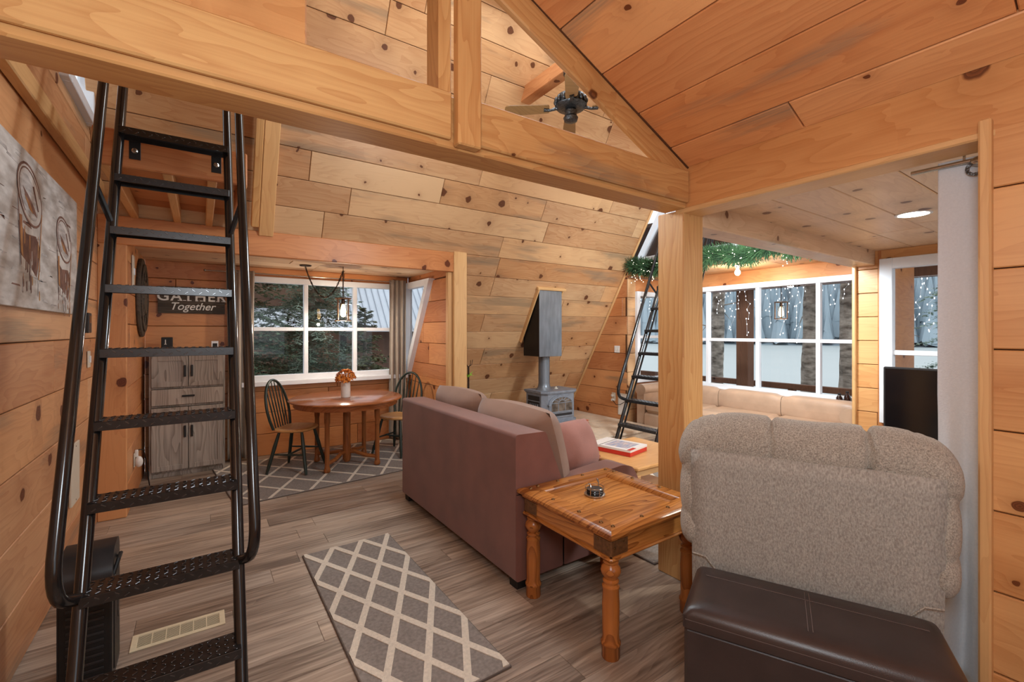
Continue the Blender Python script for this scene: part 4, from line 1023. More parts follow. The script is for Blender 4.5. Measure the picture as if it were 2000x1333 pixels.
FX = Matrix(((1, 0, 0), (0, 0, -1), (0, 1, 0)))   # prism z -> -y
dr = MB().prism(arch(dw + .035, dz0 - .02, dz1 + .02, .11), d - .002, d + .014, FX).build('door', 'stove_iron', t)
MB().prism(arch(dw, dz0 + .06, dz1 - .01, .10), d + .0135, d + .016, FX).build('door_glass', 'stove_glass', dr)
fr = arch(dw, dz0 + .06, dz1 - .01, .10); MB().tube([(x, -d - .017, z) for x, z in fr], .008, 6, closed=True).build('glass_rim', 'stove_iron', dr, True)
zc = dz0 + .185
MB().tube([(-dw, -d - .018, zc), (dw, -d - .018, zc)], .005, 6).build('glazing_bar', 'stove_iron', dr, True)
for x in (-dw / 3, dw / 3): MB().tube([(x, -d - .018, dz0 + .06), (x, -d - .018, zc)], .005, 6).build('glazing_bar', 'stove_iron', dr, True)
for k in range(5):
    a = math.pi * (k + 1) / 6; MB().tube([(.06 * math.cos(a), -d - .018, zc + .04 * math.sin(a)), (.9 * dw * math.cos(a), -d - .018, zc + .105 * math.sin(a))], .005, 6).build('glazing_bar', 'stove_iron', dr, True)
MB().tube([(.06 * math.cos(math.pi * k / 10), -d - .018, zc + .04 * math.sin(math.pi * k / 10)) for k in range(11)], .005, 6).build('glazing_bar', 'stove_iron', dr, True)
MB().bx(-dw, dw, -d - .020, -d - .010, dz0, dz0 + .035, .004).build('ash_panel', 'stove_dark', dr)
MB().lathe([(.014, 0), (.010, .03), (.014, .04), (0, .045)], 12, (-dw - .045, -d - .0, zc - .02), 'Y').build('latch', 'stove_iron', t, True)
MB().bx(-.25, .25, -d - .07, -d + .02, bz - .025, bz - .010, .005).build('ash_shelf', 'stove_iron', t)
for sx in (-1, 1):
    for sy in (-1, 1): MB().tube([(sx * (w - .05), sy * (d - .04), bz), (sx * (w - .02), sy * (d - .01), .04), (sx * (w + .02), sy * (d + .03), 0)], [.030, .020, .016], 8).build('leg', 'stove_iron', t, True)
fx, fy = 4.12 - 4.265, .0
MB().lathe([(.13, tz + .026), (.125, tz + .034), (.098, tz + .06), (.086, tz + .10), (.082, tz + .13), (.082, 1.06)], 28, (fx, fy, 0)).build('flue_pipe', 'sheet_steel', t, True)
MB().lathe([(.03, 0), (.03, .012), (.012, .016), (.012, .03), (0, .03)], 14, (.08, .0, tz + .028)).build('thermometer', 'ivory_plastic', t, True)
t = thing('flue_box', 'tall steel flue box framed in pine on the sloping wall', 'flue box', (3.885, 4.98, 1.15))
m = MB(); pl = [(0, 0), (0, .935), (.012, .935), (.372, .31), (.372, 0)]
n = len(pl); vs = [(0, y, z) for y, z in pl] + [(.40, y, z) for y, z in pl]
sd = MB().add(vs, [tuple(range(n)), tuple(range(n, 2 * n))[::-1]] + [(i, i + n, (i + 1) % n + n, (i + 1) % n) for i in range(n)]).build('shell', 'sheet_black', t)
MB().bx(-.004, .404, -.006, .001, -.004, .93, .003).build('front_sheet', 'sheet_steel', t)
sy = lambda z: slope_y(z + 1.15) - 4.98
beam('side_trim', (-.025, sy(.20) - .02, .20), (-.025, sy(.95) - .02, .95), (0, -.866, -.5), .025, .07, 'trim_pine', t)
beam('side_trim', (.425, sy(.20) - .02, .20), (.425, sy(.95) - .02, .95), (0, -.866, -.5), .025, .04, 'trim_pine', t)
beam('top_trim', (-.05, sy(.955) - .02, .955), (.46, sy(.955) - .02, .955), (0, -.866, -.5), .035, .07, 'trim_pine', t)
# fire tools and plant peeking behind the sofa
t = thing('plant_stand', 'slim dark metal stand with a bright green leaf by the nook post', 'plant stand', (2.80, 5.05, 0))
MB().tube([(0, 0, 0), (0, 0, 1.05)], .012, 8).build('pole', 'bronze', t, True); MB().lathe([(.10, 0), (.10, .012), (0, .012)], 16).build('base', 'bronze', t, True)
for k in range(4): MB().tube([(0, 0, 1.05), (.05 * math.cos(k * 1.57), .05 * math.sin(k * 1.57), 1.08), (.06 * math.cos(k * 1.57), .06 * math.sin(k * 1.57), 1.14)], .004, 6).build('scroll', 'bronze', t, True)
m = MB()
for k in range(7):
    a = k * .9; m.add([(0, 0, .90), (.03 * math.cos(a + .4), .03 * math.sin(a + .4), .96), (.07 * math.cos(a), .07 * math.sin(a), 1.0 - .01 * k), (.03 * math.cos(a - .4), .03 * math.sin(a - .4), .95)], [(0, 1, 2, 3)])
m.build('leaves', 'plant_green', t)

# ================================================================ coffee table with puzzle box
t = thing('coffee_table', 'low pale wooden coffee table beyond the loveseat', 'coffee table', (3.14, 2.66, .0175))
MB().bx(-.40, .40, -.36, .36, .41, .44, .008).build('tabletop', 'seat_wood', t); MB().bx(-.36, .36, -.32, .32, .35, .41, .003).build('apron', 'trim_pine', t)
for sx in (-1, 1):
    for sy in (-1, 1): MB().bx(sx * .34 - .025, sx * .34 + .025, sy * .3 - .025, sy * .3 + .025, 0, .36, .004).build('leg', 'trim_pine', t)
MB().bx(-.34, .34, -.28, .28, .12, .14, .003).build('shelf', 'seat_wood', t)
t = thing('puzzle_box', 'flat red and white boxed game on the coffee table', 'game box', (3.03, 2.76, .4585), R(12))
MB().bx(-.145, .145, -.20, .20, 0, .052, .002).build('tray', 'red_print', t); MB().bx(-.147, .147, -.202, .202, .035, .056, .002).build('lid', 'box_white', t)
MB().bx(-.11, .10, -.15, .07, .0555, .0570).build('cover_picture', 'box_blue', t); MB().bx(-.147, .147, .092, .098, .0555, .0570).build('cover_band', 'black_matte', t); MB().bx(-.147, -.05, -.202, -.17, .0555, .0572).build('cover_band', 'red_print', t)

# ================================================================ left wall pieces
t = thing('canvas_painting', 'abstract grey canvas of two beer mugs on the plank wall', 'painting', (XL + .002, 3.10, 1.955))
CWD, CHT = 1.56, .70
MB().bx(0, .030, -CWD / 2, CWD / 2, -CHT / 2, CHT / 2, .002).build('canvas', 'canvas_paint', t)
FY = Matrix(((0, 0, 1), (1, 0, 0), (0, 1, 0)))   # (a,b,z)->(z,a,b)
def paint(poly, mat, z=0, nm='paint'): MB().prism(poly, .0300 + z, .0306 + z, FY).build(nm, mat, t)
ell = lambda cx, cy, rx, ry, n=24, r=0: [(cx + rx * math.cos(2 * math.pi * k / n) * math.cos(r) - ry * math.sin(2 * math.pi * k / n) * math.sin(r), cy + rx * math.cos(2 * math.pi * k / n) * math.sin(r) + ry * math.sin(2 * math.pi * k / n) * math.cos(r)) for k in range(n)]
rnd = random.Random(12)
def ring(cx, cy, rx, ry, wd, r, mat, z, a0=0, a1=24):
    o_, i_ = ell(cx, cy, rx, ry, 24, r), ell(cx, cy, rx - wd, ry - wd, 24, r)
    for k in range(a0, a1): paint([o_[k % 24], o_[(k + 1) % 24], i_[(k + 1) % 24], i_[k % 24]], mat, z)
for cx, cy, s in ((-.17, .13, 1.0), (.45, .03, .92)):
    paint([(cx - .175 * s, cy), (cx - .13 * s, cy - .30 * s), (cx + .12 * s, cy - .33 * s), (cx + .175 * s, cy)], 'paint_pale', 0)
    paint([(cx - .16 * s, cy - .11 * s), (cx - .05 * s, cy - .15 * s), (cx + .09 * s, cy - .14 * s), (cx + .165 * s, cy - .19 * s), (cx + .10 * s, cy - .33 * s), (cx - .02 * s, cy - .28 * s), (cx - .13 * s, cy - .25 * s)], 'paint_brown', .0006)
    for k in range(34):   # drips and splashes below the glass
        a = cx + rnd.uniform(-.15, .15) * s; b = cy - rnd.uniform(.20, .44) * s; w_ = rnd.uniform(.004, .016); l_ = rnd.uniform(.02, .085)
        paint([(a, b), (a + w_, b + .006), (a + w_ * .7, b + l_), (a + w_ * .1, b + l_ * .9)], rnd.choice(('paint_brown', 'paint_brown', 'paint_amber', 'canvas_streak', 'paint_pale')), .0009 + k * .00001)
    paint([(cx - .145 * s, cy - .08 * s), (cx - .125 * s, cy - .24 * s), (cx - .10 * s, cy - .26 * s), (cx - .115 * s, cy - .08 * s)], 'paint_amber', .0014)
    paint(ell(cx, cy + .03, .185 * s, .125 * s, 24, -.35), 'paint_pale', .0015)
    paint(ell(cx - .02, cy + .02, .145 * s, .080 * s, 24, -.45), 'canvas_streak', .0019)
    ring(cx, cy + .03, .188 * s, .128 * s, .011, -.35, 'paint_brown', .0021); ring(cx + .004, cy + .026, .170 * s, .108 * s, .007, -.40, 'paint_brown', .0023, 3, 17)
    paint([(cx - .11 * s, cy + .05), (cx - .02, cy - .03 * s), (cx + .10 * s, cy - .05 * s), (cx + .06 * s, cy - .015), (cx - .04 * s, cy + .03)], 'paint_brown', .0025)
    paint([(cx - .09 * s, cy + .02), (cx - .02, cy - .03 * s), (cx + .04 * s, cy - .045 * s), (cx - .01, cy - .005)], 'paint_amber', .0029)
    paint([(cx + .03 * s, cy + .08 * s), (cx + .11 * s, cy - .02 * s), (cx + .125 * s, cy - .015 * s), (cx + .05 * s, cy + .085 * s)], 'paint_brown', .0029)
    paint([(cx + .168 * s, cy - .02), (cx + .178 * s, cy - .02), (cx + .128 * s, cy - .34 * s), (cx + .118 * s, cy - .34 * s)], 'paint_amber', .003)
    paint([(cx - .176 * s, cy), (cx - .168 * s, cy), (cx - .128 * s, cy - .29 * s), (cx - .136 * s, cy - .30 * s)], 'paint_brown', .003)
rnd = random.Random(2)
for k in range(60):
    a, b = rnd.uniform(-.76, .6), rnd.uniform(-.34, .32); l_ = rnd.uniform(.04, .16); q = rnd.uniform(.003, .012)
    paint([(a, b), (a + l_, b + rnd.uniform(-.01, .01)), (a + l_ * .9, b + q), (a + .01, b + q)], rnd.choice(('canvas_streak', 'paint_brown', 'paint_pale', 'canvas_streak')), .0003)
t = thing('thermostat', 'small dark control box on the plank wall below the canvas', 'thermostat', (XL + .002, 4.30, 1.56)); MB().bx(0, .03, -.05, .05, -.07, .07, .004).build('case', 'black_plastic', t); MB().bx(.029, .031, -.035, .035, 0, .05).build('display', 'screen_black', t)
t = thing('light_switch', 'ivory light switch under the dark control box', 'switch', (XL + .002, 4.42, 1.30)); MB().bx(0, .008, -.04, .04, -.06, .06, .003).build('plate', 'ivory_plastic', t); MB().bx(.007, .016, -.012, .012, -.025, .025, .002).build('toggle', 'white_paint', t)
t = thing('wall_panel', 'tall pale access panel low on the plank wall', 'access panel', (XL + .002, 3.95, .60)); MB().bx(0, .014, -.11, .11, -.19, .19, .003).build('plate', 'ivory_plastic', t)
for s in (-1, 1): MB().lathe([(.005, .013), (.005, .016), (0, .017)], 8, (0, 0, s * .17), 'X').build('screw', 'steel', t)

# black tower heater by the ladder foot
t = thing('tower_heater', 'black upright heater with slanted top at the ladder foot', 'heater', (-.395, 2.66, 0), R(0))
hp = [(-.11, 0), (.11, 0), (.11, .53), (.07, .57), (-.05, .56), (-.11, .48)]
MB().prism([(x, z) for x, z in rounded(hp, .03, 3)], -.085, .085, Matrix(((0, 0, 1), (1, 0, 0), (0, 1, 0)))).build('body', 'black_plastic', t, True)
MB().bx(-.082, .082, -.113, -.09, .03, .44, .004).build('front_grille', 'black_matte', t)
for k in range(12): MB().bx(-.06, .06, -.118, -.11, .05 + k * .03, .062 + k * .03, .002).build('louver', 'black_plastic', t)
MB().bx(.082, .089, -.07, .07, .04, .44, .003).build('side_panel', 'black_matte', t)
MB().bx(.088, .091, .02, .05, .22, .38).build('label_strip', 'pewter', t)
MB().tube([(.085, -.07, .45), (.098, -.04, .50), (.098, .03, .50), (.085, .07, .46)], .008, 8).build('handle', 'black_matte', t, True)
# floor vent
t = thing('floor_vent', 'almond metal floor vent behind the ladder', 'floor vent', (-.085, 2.815, 0))
m = MB()
for q in ((-.19, .19, -.07, -.05), (-.19, .19, .05, .07), (-.19, -.165, -.05, .05), (.165, .19, -.05, .05)): m.bx(q[0], q[1], q[2], q[3], .0003, .006, .0015)
m.build('frame', 'vent_almond', t); MB().bx(-.17, .17, -.055, .055, .0003, .0012).build('duct', 'vent_dark', t)
for k in range(1, 6): MB().bx(-.165 + k * .055 - .002, -.165 + k * .055 + .002, -.05, .05, .001, .005).build('rib', 'vent_almond', t)
for k in range(10): MB().box((0, -.045 + k * .01, .003), (.33, .0032, .001), 0, Matrix.Rotation(R(12), 3, 'X')).build('louver', 'vent_almond', t)

# ================================================================ ceiling fan
t = thing('ceiling_fan', 'ornate pewter ceiling fan with wooden blades under the collar beam', 'ceiling fan', (2.87, 3.2, 3.62))
MB().cyl((0, 0, .12), (0, 0, .32), .014, n=12).build('downrod', 'pewter', t, True)
MB().lathe([(.07, .33), (.07, .30), (.03, .27), (0, .27)], 20).build('canopy', 'pewter', t, True)
MB().lathe([(.03, .13), (.08, .12), (.13, .09), (.14, .05), (.13, .02), (.15, .0), (.13, -.02), (.07, -.03), (.0, -.03)], 32).build('motor', 'pewter', t, True)
for k in range(16): MB().sphere((.142 * math.cos(k * math.pi / 8), .142 * math.sin(k * math.pi / 8), .045), (.02, .02, .028), 8, 6).build('ornament', 'pewter', t, 'all')
MB().lathe([(.05, -.03), (.062, -.05), (.055, -.09), (.07, -.11), (.06, -.14), (.02, -.155), (0, -.155)], 24).build('switch_housing', 'pewter', t, True)
for k in range(4):
    a = R(50) + k * math.pi / 2; ca_, sa = math.cos(a), math.sin(a)
    br = MB().tube([(.12 * ca_, .12 * sa, -.01), (.19 * ca_, .19 * sa, -.03), (.25 * ca_, .25 * sa, -.02)], [.018, .012, .022], 8).build('blade_arm', 'pewter', t, True)
    Mr = Matrix.Rotation(a, 3, 'Z') @ Matrix.Rotation(R(13), 3, 'X')
    pl = rounded([(0, -.055), (.38, -.07), (.42, -.05), (.42, .05), (.38, .07), (0, .055)], .02, 2)
    m = MB().prism(pl, -.004, .004); m.v = [tuple(Mr @ Vector(v) + Vector((.20 * ca_, .20 * sa, -.015))) for v in m.v]
    m.build('blade', 'blade_wood', t)

# ================================================================ alcove things
t = thing('television', 'black flat television in front of the alcove window', 'television', (4.85, .80, .50), R(90))
MB().bx(-.60, .60, -.02, .025, .07, .70, .008).build('screen_panel', 'black_plastic', t); MB().bx(-.585, .585, .024, .028, .085, .685).build('screen', 'screen_black', t)
MB().bx(-.03, .03, -.02, .01, .0, .09, .003).build('neck', 'black_plastic', t); MB().bx(-.22, .22, -.10, .12, 0, .012, .003).build('foot', 'black_plastic', t)
t = thing('television_stand', 'low dark stand under the television', 'stand', (4.85, .80, 0), R(90))
m = MB(); m.bx(-.65, .65, -.2, .2, .47, .50, .003).build('top', 'dark_barn', t)
for x in (-.63, .63, 0): MB().bx(x - .015, x + .015, -.19, .19, .0, .47, .002).build('side', 'dark_barn', t)
MB().bx(-.63, .63, -.19, .19, .2, .22, .002).build('shelf', 'dark_barn', t)
t = thing('recessed_light', 'round recessed ceiling lamp glowing in the alcove', 'ceiling lamp', (3.94, .98, 2.29))
MB().lathe([(.098, 0), (.098, -.006), (.082, -.006), (.082, 0), (.098, 0)], 32).build('trim_ring', 'white_paint', t, True); MB().lathe([(.082, -.003), (0, -.003)], 32).build('lens', 'lens_glow', t)
lamp('recessed_light_beam', 'SPOT', (3.94, .98, 2.27), 90, (1, .93, .82), .07, spot=150)

# ================================================================ bay seat
t = thing('leather_sofa', 'long tan leather sofa under the lake window', 'sofa', (5.92, 3.19, 0), R(90))     # local y -> -x ; local x -> y
Lh = 1.42
MB().bx(-Lh + .16, Lh - .16, -.26, .50, .08, .30, .03).build('base', 'tan_leather', t)
for k in range(3): MB().bx(-Lh + .17 + k * .83, -Lh + .17 + (k + 1) * .83 - .006, -.14, .52, .30, .46, .05).build('seat_cushion', 'tan_leather', t)
for k in range(3):
    def bc(a, b, k=k):
        th = a * 2 * math.pi; x = -Lh + .17 + k * .83 + b * .825
        cap = max(.7, (1 - abs(b * 2 - 1) ** 10)) ** .5
        sg = lambda q: math.copysign(abs(q) ** .6, q)
        return (x, -.15 + .11 * cap * sg(math.cos(th)), .555 + .155 * cap * sg(math.sin(th)))
    m = MB(); m.grid(bc, 24, 16); m.build('back_cushion', 'tan_leather', t, 'all')
MB().bx(-Lh + .16, Lh - .16, -.285, -.22, .08, .62, .03).build('back_frame', 'tan_leather', t)
for s in (-1, 1):
    def arm(a, b, s=s):
        th = a * 2 * math.pi; y = -.27 + b * .74
        return (s * (Lh - .085) + .095 * math.cos(th), y, .625 + .085 * math.sin(th))
    am = MB(); am.grid(arm, 24, 2); n0 = len(am.v)
    am.add([arm(i / 24, 1) for i in range(24)], [tuple(range(24))]); am.add([arm(i / 24, 0) for i in range(24)], [tuple(range(24))[::-1]])
    am.bx(s * (Lh - .085) - .075, s * (Lh - .085) + .075, -.265, .465, .06, .63, .01); am.build('armrest', 'tan_leather', t, True)
for sx in (-1, 1):
    for y in (-.22, .40): MB().bx(sx * (Lh - .1) - .03, sx * (Lh - .1) + .03, y, y + .06, 0, .09, .004).build('foot', 'black_matte', t)
# bottles on the sill
for i, (y, hgt, lb) in enumerate(((2.22, .10, 'short brown bottle farthest along the lake window sill'), (2.14, .13, 'second brown bottle on the lake window sill'), (2.04, .14, 'tallest brown bottle on the lake window sill'), (1.96, .11, 'brown bottle at the bay corner end of the sill'))):
    t = thing('bottle', lb, 'bottle', (6.215, y, .666), 0, 'brown bottles on the window sill')
    MB().lathe([(.030, 0), (.032, .005), (.032, hgt * .55), (.016, hgt * .78), (.014, hgt), (0, hgt)], 16).build('glass', 'bottle_brown', t, True)
    MB().lathe([(.0165, hgt - .012), (.0165, hgt + .004), (0, hgt + .004)], 12).build('cap', 'black_matte', t, True)
# bare bulb
t = thing('bulb_socket', 'bare glowing bulb in a white socket above the tan sofa', 'light bulb', (5.62, 3.12, 2.35))
MB().lathe([(.055, 0), (.055, -.012), (.03, -.03), (.022, -.045), (0, -.045)], 20).build('socket', 'ceramic_white', t, True)
MB().lathe([(.014, -.045), (.018, -.06), (.034, -.09), (.034, -.11), (.02, -.132), (0, -.138)], 18).build('bulb', 'bulb_white', t, 'all')
lamp('bulb_light', 'POINT', (5.62, 3.12, 2.18), 20, (1, .86, .68), .05)
# garland with fairy lights along the ledge
t = thing('garland', 'green pine garland with fairy lights along the ledge', 'garland', (XG - .03, 3.2, 2.44))
rnd = random.Random(7); m = MB(); fb = MB(); spine = []
N_ = 60
for k in range(N_ + 1):
    y = -1.45 + 2.9 * k / N_; spine.append(Vector((-.01 + .02 * math.sin(k * .9), y, .015 + .03 * math.sin(k * .45) + .012 * math.sin(k * 1.3))))
for k in range(N_):
    for q in range(190):
        p = spine[k].lerp(spine[k + 1], rnd.random()); d = Vector((rnd.gauss(-.25, .8), rnd.gauss(0, .6), rnd.gauss(-.12, .95))).normalized()
        L_ = rnd.uniform(.07, .18); s = d.cross(Vector((rnd.random(), rnd.random(), rnd.random()))).normalized() * .007
        m.add([p + s, p - s, p + d * L_ - s * .3, p + d * L_ + s * .3], [(0, 1, 2, 3)])
    if True:
        for q in range(2):
            p = spine[k] + Vector((rnd.uniform(-.10, -.02), rnd.uniform(-.03, .03), rnd.uniform(-.05, .08))); fb.sphere(p, .0052, 6, 4)
for yy in (-.75, .35, 1.05, 1.22, 1.38):   # little drops hanging from the garland
    for q in range(9): fb.sphere((-.05 + rnd.uniform(-.02, .02), yy + rnd.uniform(-.05, .05), -.03 - q * .022), .0052, 6, 4)
m.build('needles', 'garland_green', t)['kind'] = 'stuff'; fb.build('fairy_bulbs', 'fairy_glow', t)['kind'] = 'stuff'
MB().tube(spine, .012, 6).build('stem', 'bronze', t, True)
# lake wall plates
t = thing('wall_outlet', 'small white outlet with plugged cords on the orange lake wall', 'outlet', (XG - .002, 5.05, .46)); MB().bx(-.008, 0, -.04, .04, -.065, .065, .003).build('plate', 'ivory_plastic', t)
for z in (-.05, .02): MB().bx(-.05, -.006, -.02, .02, z - .018, z + .018, .005).build('plug', 'ceramic_white', t)
MB().tube([(-.05, -.02, -.05), (-.06, -.1, -.11), (-.05, -.18, -.10), (-.03, -.3, -.02)], .005, 6).build('cord', 'black_matte', t, True)
t = thing('wall_grille', 'larger pale rectangular plate low beside the small outlet', 'wall plate', (XG - .002, 4.86, .36)); MB().bx(-.012, 0, -.095, .095, -.17, .17, .003).build('plate', 'ivory_plastic', t); MB().bx(-.014, -.011, -.075, .075, -.15, .15, .002).build('face', 'ceramic_white', t)
t = thing('wall_switch', 'white double switch at mid height on the orange lake wall', 'switch', (XG - .002, 4.98, 1.22)); MB().bx(-.008, 0, -.055, .055, -.055, .055, .003).build('plate', 'ceramic_white', t)
for y in (-.02, .02): MB().bx(-.014, -.006, y - .006, y + .006, -.02, .02, .002).build('toggle', 'ivory_plastic', t)
# ================================================================ outdoors
g = MB(); g.bx(-40, 11.5, -40, 60, -1.3, -1.0); tag(g.build('ground', 'snow'), 'snowy ground around the cabin', None, None, 'structure')
g = MB(); g.bx(11.5, 170, -140, 200, -1.9, -1.6); tag(g.build('lake', 'lake_ice'), 'pale frozen lake beyond the deck', None, None, 'structure')
# far shore forest
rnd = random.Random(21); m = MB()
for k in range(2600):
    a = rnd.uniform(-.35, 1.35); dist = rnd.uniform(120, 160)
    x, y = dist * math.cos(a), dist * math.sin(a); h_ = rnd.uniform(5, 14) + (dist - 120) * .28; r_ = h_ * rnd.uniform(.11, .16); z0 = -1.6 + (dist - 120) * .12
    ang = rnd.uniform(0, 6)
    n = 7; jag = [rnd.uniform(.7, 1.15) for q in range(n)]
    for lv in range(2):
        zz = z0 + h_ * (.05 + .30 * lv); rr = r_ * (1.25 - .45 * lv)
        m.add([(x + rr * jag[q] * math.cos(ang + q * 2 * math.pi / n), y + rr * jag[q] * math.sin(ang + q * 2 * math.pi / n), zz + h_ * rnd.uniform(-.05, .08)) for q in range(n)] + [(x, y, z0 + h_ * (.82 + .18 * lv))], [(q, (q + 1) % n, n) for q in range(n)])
tag(m.build('forest', 'haze_forest'), 'haze-coloured conifer forest on the far lake shore', 'forest', None, 'stuff')
m = MB(); m.grid(lambda a, b: ((120 + 60 * b) * math.cos(-.4 + 1.8 * a), (120 + 60 * b) * math.sin(-.4 + 1.8 * a), -1.7 + 11 * b), 30, 4); tag(m.build('hill', 'haze_forest'), 'low haze-coloured hill behind the lake', None, None, 'structure')

def trunk(label, x, y, r, h_, lean=(0, 0), seed=0):
    t = thing('tree_trunk', label, 'tree', (x, y, -1.05), 0, 'tree trunks between deck and lake'); rnd = random.Random(seed)
    pts = [(lean[0] * q + .03 * math.sin(q * 3 + seed), lean[1] * q + .03 * math.cos(q * 2.3 + seed), h_ * q) for q in [i / 14 for i in range(15)]]
    def f(a, b):
        i = min(int(b * 14), 13); q = b * 14 - i; p = Vector(pts[i]).lerp(Vector(pts[i + 1]), q); th = a * 2 * math.pi
        rr = r * (1 - .3 * b) * (1 + .07 * math.sin(th * 5 + b * 40 + seed) + .05 * math.sin(th * 9 + b * 90))
        return (p.x + rr * math.cos(th), p.y + rr * math.sin(th), p.z)
    MB().grid(f, 24, 80, True).build('bark', 'bark', t, 'all')
    m = MB()
    for k in range(16):
        z = rnd.uniform(2.5, h_ * .9); a = rnd.uniform(0, 6.28); m.tube([(0, 0, z), (.5 * math.cos(a), .5 * math.sin(a), z + .1), (1.0 * math.cos(a), 1.0 * math.sin(a), z - .1)], [.02, .012, .004], 5)
    m.build('branches', 'bark', t)
trunk('dark tree trunk left of the porch post', 10.0, 6.10, .15, 8, (.1, -.1), 1)
trunk('middle tree trunk leaning slightly before the lake', 10.0, 4.14, .165, 8, (-.1, -.25), 2)
trunk('thickest tree trunk near the bay corner', 9.4, 3.24, .165, 8, (.05, -.08), 3)

# porch deck, posts, beam, railing
t = thing('porch', 'brown timber porch with railing outside the lake window', 'porch', (6.5, 3.0, 0))
for k in range(16): MB().bx(.0 + k * .15, .145 + k * .15, -4.5, 5.5, -.42, -.38, .003).build('plank', 'deck_wood', t)
for y in (1.10, -2.2): MB().bx(1.02, 1.22, y - .10, y + .10, -1.0, 2.25, .006).build('post', 'deck_wood', t)
MB().bx(1.0, 1.2, -4.5, 5.5, 2.20, 2.42, .006).build('beam', 'deck_wood', t)
MB().bx(1.85, 1.95, -4.5, 5.5, .50, .60, .006).build('rail', 'deck_wood', t); MB().bx(1.88, 1.93, -4.5, 5.5, -.1, -.02, .006).build('rail', 'deck_wood', t)
for y in (-3.5, -1.4, .7, 2.8, 4.9): MB().bx(1.85, 1.95, y - .05, y + .05, -1.0, .52, .004).build('rail_post', 'deck_wood', t)
MB().add([(-.3, -4.5, 3.25), (1.7, -4.5, 2.42), (1.7, 5.5, 2.42), (-.3, 5.5, 3.25), (-.3, -4.5, 3.31), (1.7, -4.5, 2.48), (1.7, 5.5, 2.48), (-.3, 5.5, 3.31)], [(0, 1, 2, 3), (4, 7, 6, 5), (0, 4, 5, 1), (1, 5, 6, 2), (2, 6, 7, 3), (3, 7, 4, 0)]).build('roof', 'brown_siding', t)
# icicle lights under the porch beam
t = thing('icicle_lights', 'white icicle light strings hanging from the porch beam', 'string lights', (7.42, 3.0, 2.19)); rnd = random.Random(31); m = MB(); wv = MB()
y = -3.5
while y < 4.6:
    n = rnd.choice((2, 4, 6, 9, 12)); pr_ = Vector((0, y, 0))
    for q in range(n):
        p = Vector((rnd.uniform(-.03, .03), y + rnd.uniform(-.05, .05), -.03 - q * rnd.uniform(.055, .075))); m.sphere(p, (.006, .006, .012), 5, 4); wv.tube([pr_, p], .002, 3, False); pr_ = p
    y += rnd.uniform(.06, .20)
wv.tube([(0, -3.5, 0), (0, 4.6, 0)], .004, 4)
m.build('bulbs', 'fairy_cool', t)['kind'] = 'stuff'; wv.build('wires', 'white_paint', t)
t = lantern('porch_lantern', 'black cage lantern glowing under the porch beam', (7.10, 3.28, 1.93), .95, 2)
MB().cyl((0, 0, 0), (0, 0, .40), .006, n=6).build('stem', 'bronze', t, True)
MB().tube([(0, 0, .36), (0, -.1, .26), (0, -.22, .22), (0, -.34, .27), (0, -.42, .38)], .006, 6).build('chain', 'bronze', t, True)
MB().bx(-.06, .42, -.05, .05, .38, .42, .004).build('mount', 'deck_wood', t)
t = thing('porch_curtain', 'dark brown curtain outside the alcove window', 'curtain', (6.6, 1.22, -.38))
m = MB(); m.grid(lambda a, b: (.05 * math.sin(a * 25), -.45 * a + .08 * (b - .5), 2.7 * b), 40, 8); m.build('cloth', 'brown_siding', t, 'all')

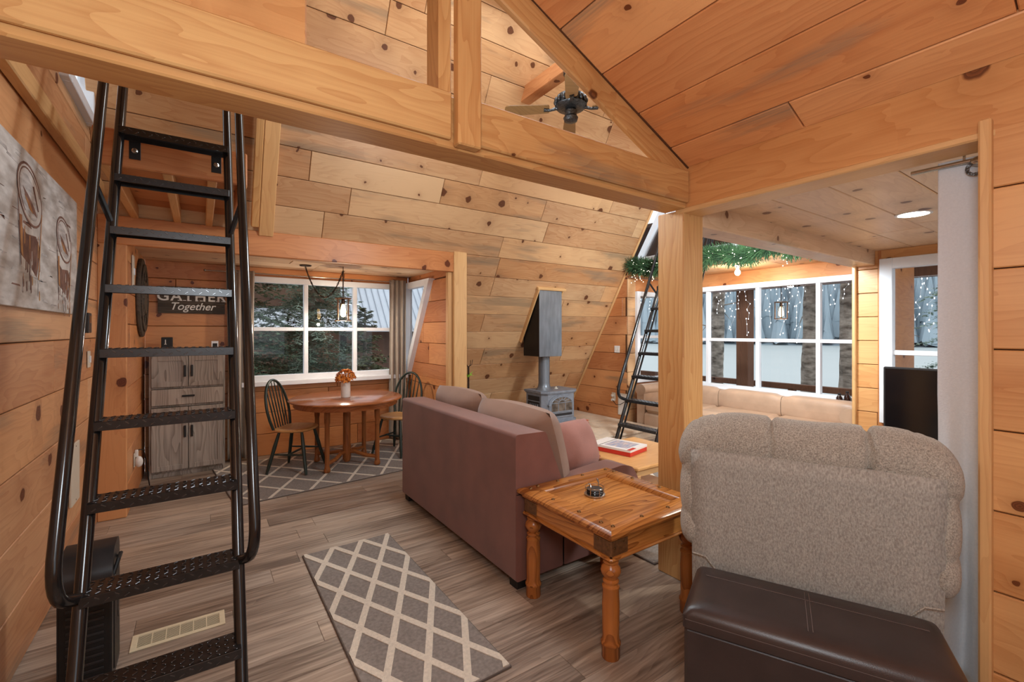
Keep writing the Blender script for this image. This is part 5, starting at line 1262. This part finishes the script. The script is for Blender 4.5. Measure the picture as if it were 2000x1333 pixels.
# nook side: spruces, metal roofed shed, balcony
def spruce(label, x, y, h_, rad, mat, seed, dens=1.0, z0=-1.05, snow=False):
    t = thing('spruce_tree', label, 'tree', (x, y, z0), 0, 'spruces outside the nook window'); rnd = random.Random(seed)
    MB().tube([(0, 0, 0), (0, 0, h_ * .5), (0, 0, h_)], [rad * .09, rad * .06, .01], 8).build('trunk', 'bark', t, True)
    m = MB(); sn = MB()
    z = .25
    while z < h_ - .1:
        f = 1 - z / h_; nb = int(9 * dens)
        for k in range(nb):
            a = rnd.uniform(0, 2 * math.pi); L_ = rad * (f ** .75) * rnd.uniform(.75, 1.1); d = Vector((math.cos(a), math.sin(a), 0)); sd_ = Vector((-d.y, d.x, 0))
            zz = z + rnd.uniform(-.1, .1); pr_ = None
            seg = max(4, int(L_ / .09))
            for i in range(seg):
                q = i / (seg - 1); p = d * (L_ * q) + Vector((0, 0, zz + .10 * q - .42 * L_ * q * q * .8))
                if pr_ is not None:
                    m.add([pr_ + sd_ * .006, pr_ - sd_ * .006, p - sd_ * .006, p + sd_ * .006], [(0, 1, 2, 3)])
                    tl = (.30 * L_ * (1 - .75 * q) + .06)
                    for s in (-1, 1):
                        for w_ in range(2):
                            dd = (sd_ * s * rnd.uniform(.6, 1) + d * rnd.uniform(.4, .9) + Vector((0, 0, rnd.uniform(-.55, .12)))).normalized()
                            L2 = tl * rnd.uniform(.55, 1); tip = p + dd * L2; nn = dd.cross(Vector((0, 0, 1))).normalized()
                            for e_ in range(4):
                                c = p.lerp(tip, (e_ + .3) / 4); ww = .05 * (1 - e_ * .17)
                                u1 = (nn * rnd.uniform(.7, 1) + dd * .8 + Vector((0, 0, rnd.uniform(-.4, .3)))) * ww; u2 = (-nn * rnd.uniform(.7, 1) + dd * .8 + Vector((0, 0, rnd.uniform(-.4, .3)))) * ww
                                m.add([c - dd * .012, c + u1, c + dd * .03, c + u2], [(0, 1, 2, 3)])
                            if snow and rnd.random() < .10: sn.box(tuple(p.lerp(tip, .6) + Vector((0, 0, .02))), (.10, .07, .02), .008)
                pr_ = p
        z += .20
    m.build('needles', mat, t)['kind'] = 'stuff'
    if snow: sn.build('snow_patches', 'snow', t)['kind'] = 'stuff'
    return t
spruce('dark green spruce at the ladder side of the nook window', .45, 8.9, 5.2, 1.75, 'needle_green', 41, 1.5)
spruce('blue green spruce filling the middle of the nook window', 1.75, 9.5, 5.6, 1.75, 'needle_blue', 42, 1.6)
spruce('olive spruce low in front of the metal shed', 2.55, 8.6, 3.0, 1.0, 'needle_olive', 43, 1.5)
spruce('small distant spruce outside the alcove window', 12.5, 2.2, 6, 1.6, 'needle_blue', 44, .5)
t = thing('shed', 'brown shed with ribbed pale metal roof outside the nook', 'shed', (5.0, 13.2, -1.0))
MB().bx(-1.6, 3.2, 0, 3, 0, 2.7).build('wall', 'brown_siding', t)
rf = MB().add([(-1.9, -.4, 2.5), (3.5, -.4, 2.5), (3.5, 2.4, 6.0), (-1.9, 2.4, 6.0), (-1.9, -.4, 2.56), (3.5, -.4, 2.56), (3.5, 2.4, 6.06), (-1.9, 2.4, 6.06)], [(0, 1, 2, 3)[::-1], (4, 5, 6, 7), (0, 4, 7, 3), (1, 2, 6, 5), (0, 1, 5, 4), (3, 7, 6, 2)]).build('roof', 'metal_siding', t)
for k in range(28): MB().tube([(-1.85 + k * .19, -.42, 2.58), (-1.85 + k * .19, 2.38, 6.08)], .022, 5).build('roof_rib', 'metal_siding', rf)
t = thing('timber_balcony', 'dark timber house with balcony rail behind the spruces', 'house', (-.2, 12.6, -1.0))
MB().bx(-3.2, 3.4, .5, 3, 0, 6).build('wall', 'brown_siding', t); MB().bx(-3.2, 3.4, .42, .5, 2.6, 3.1).build('snow_ledge', 'snow', t)
for k in range(4): MB().bx(-.5 + k * .36, -.76 + k * .36, .40, .47, 3.3, 4.7).build('picket', 'snow', t)
MB().bx(-3.2, 3.4, .30, .40, 3.12, 3.3).build('rail', 'brown_siding', t); MB().bx(-3.2, 3.4, .30, .40, 4.6, 4.8).build('rail', 'brown_siding', t)
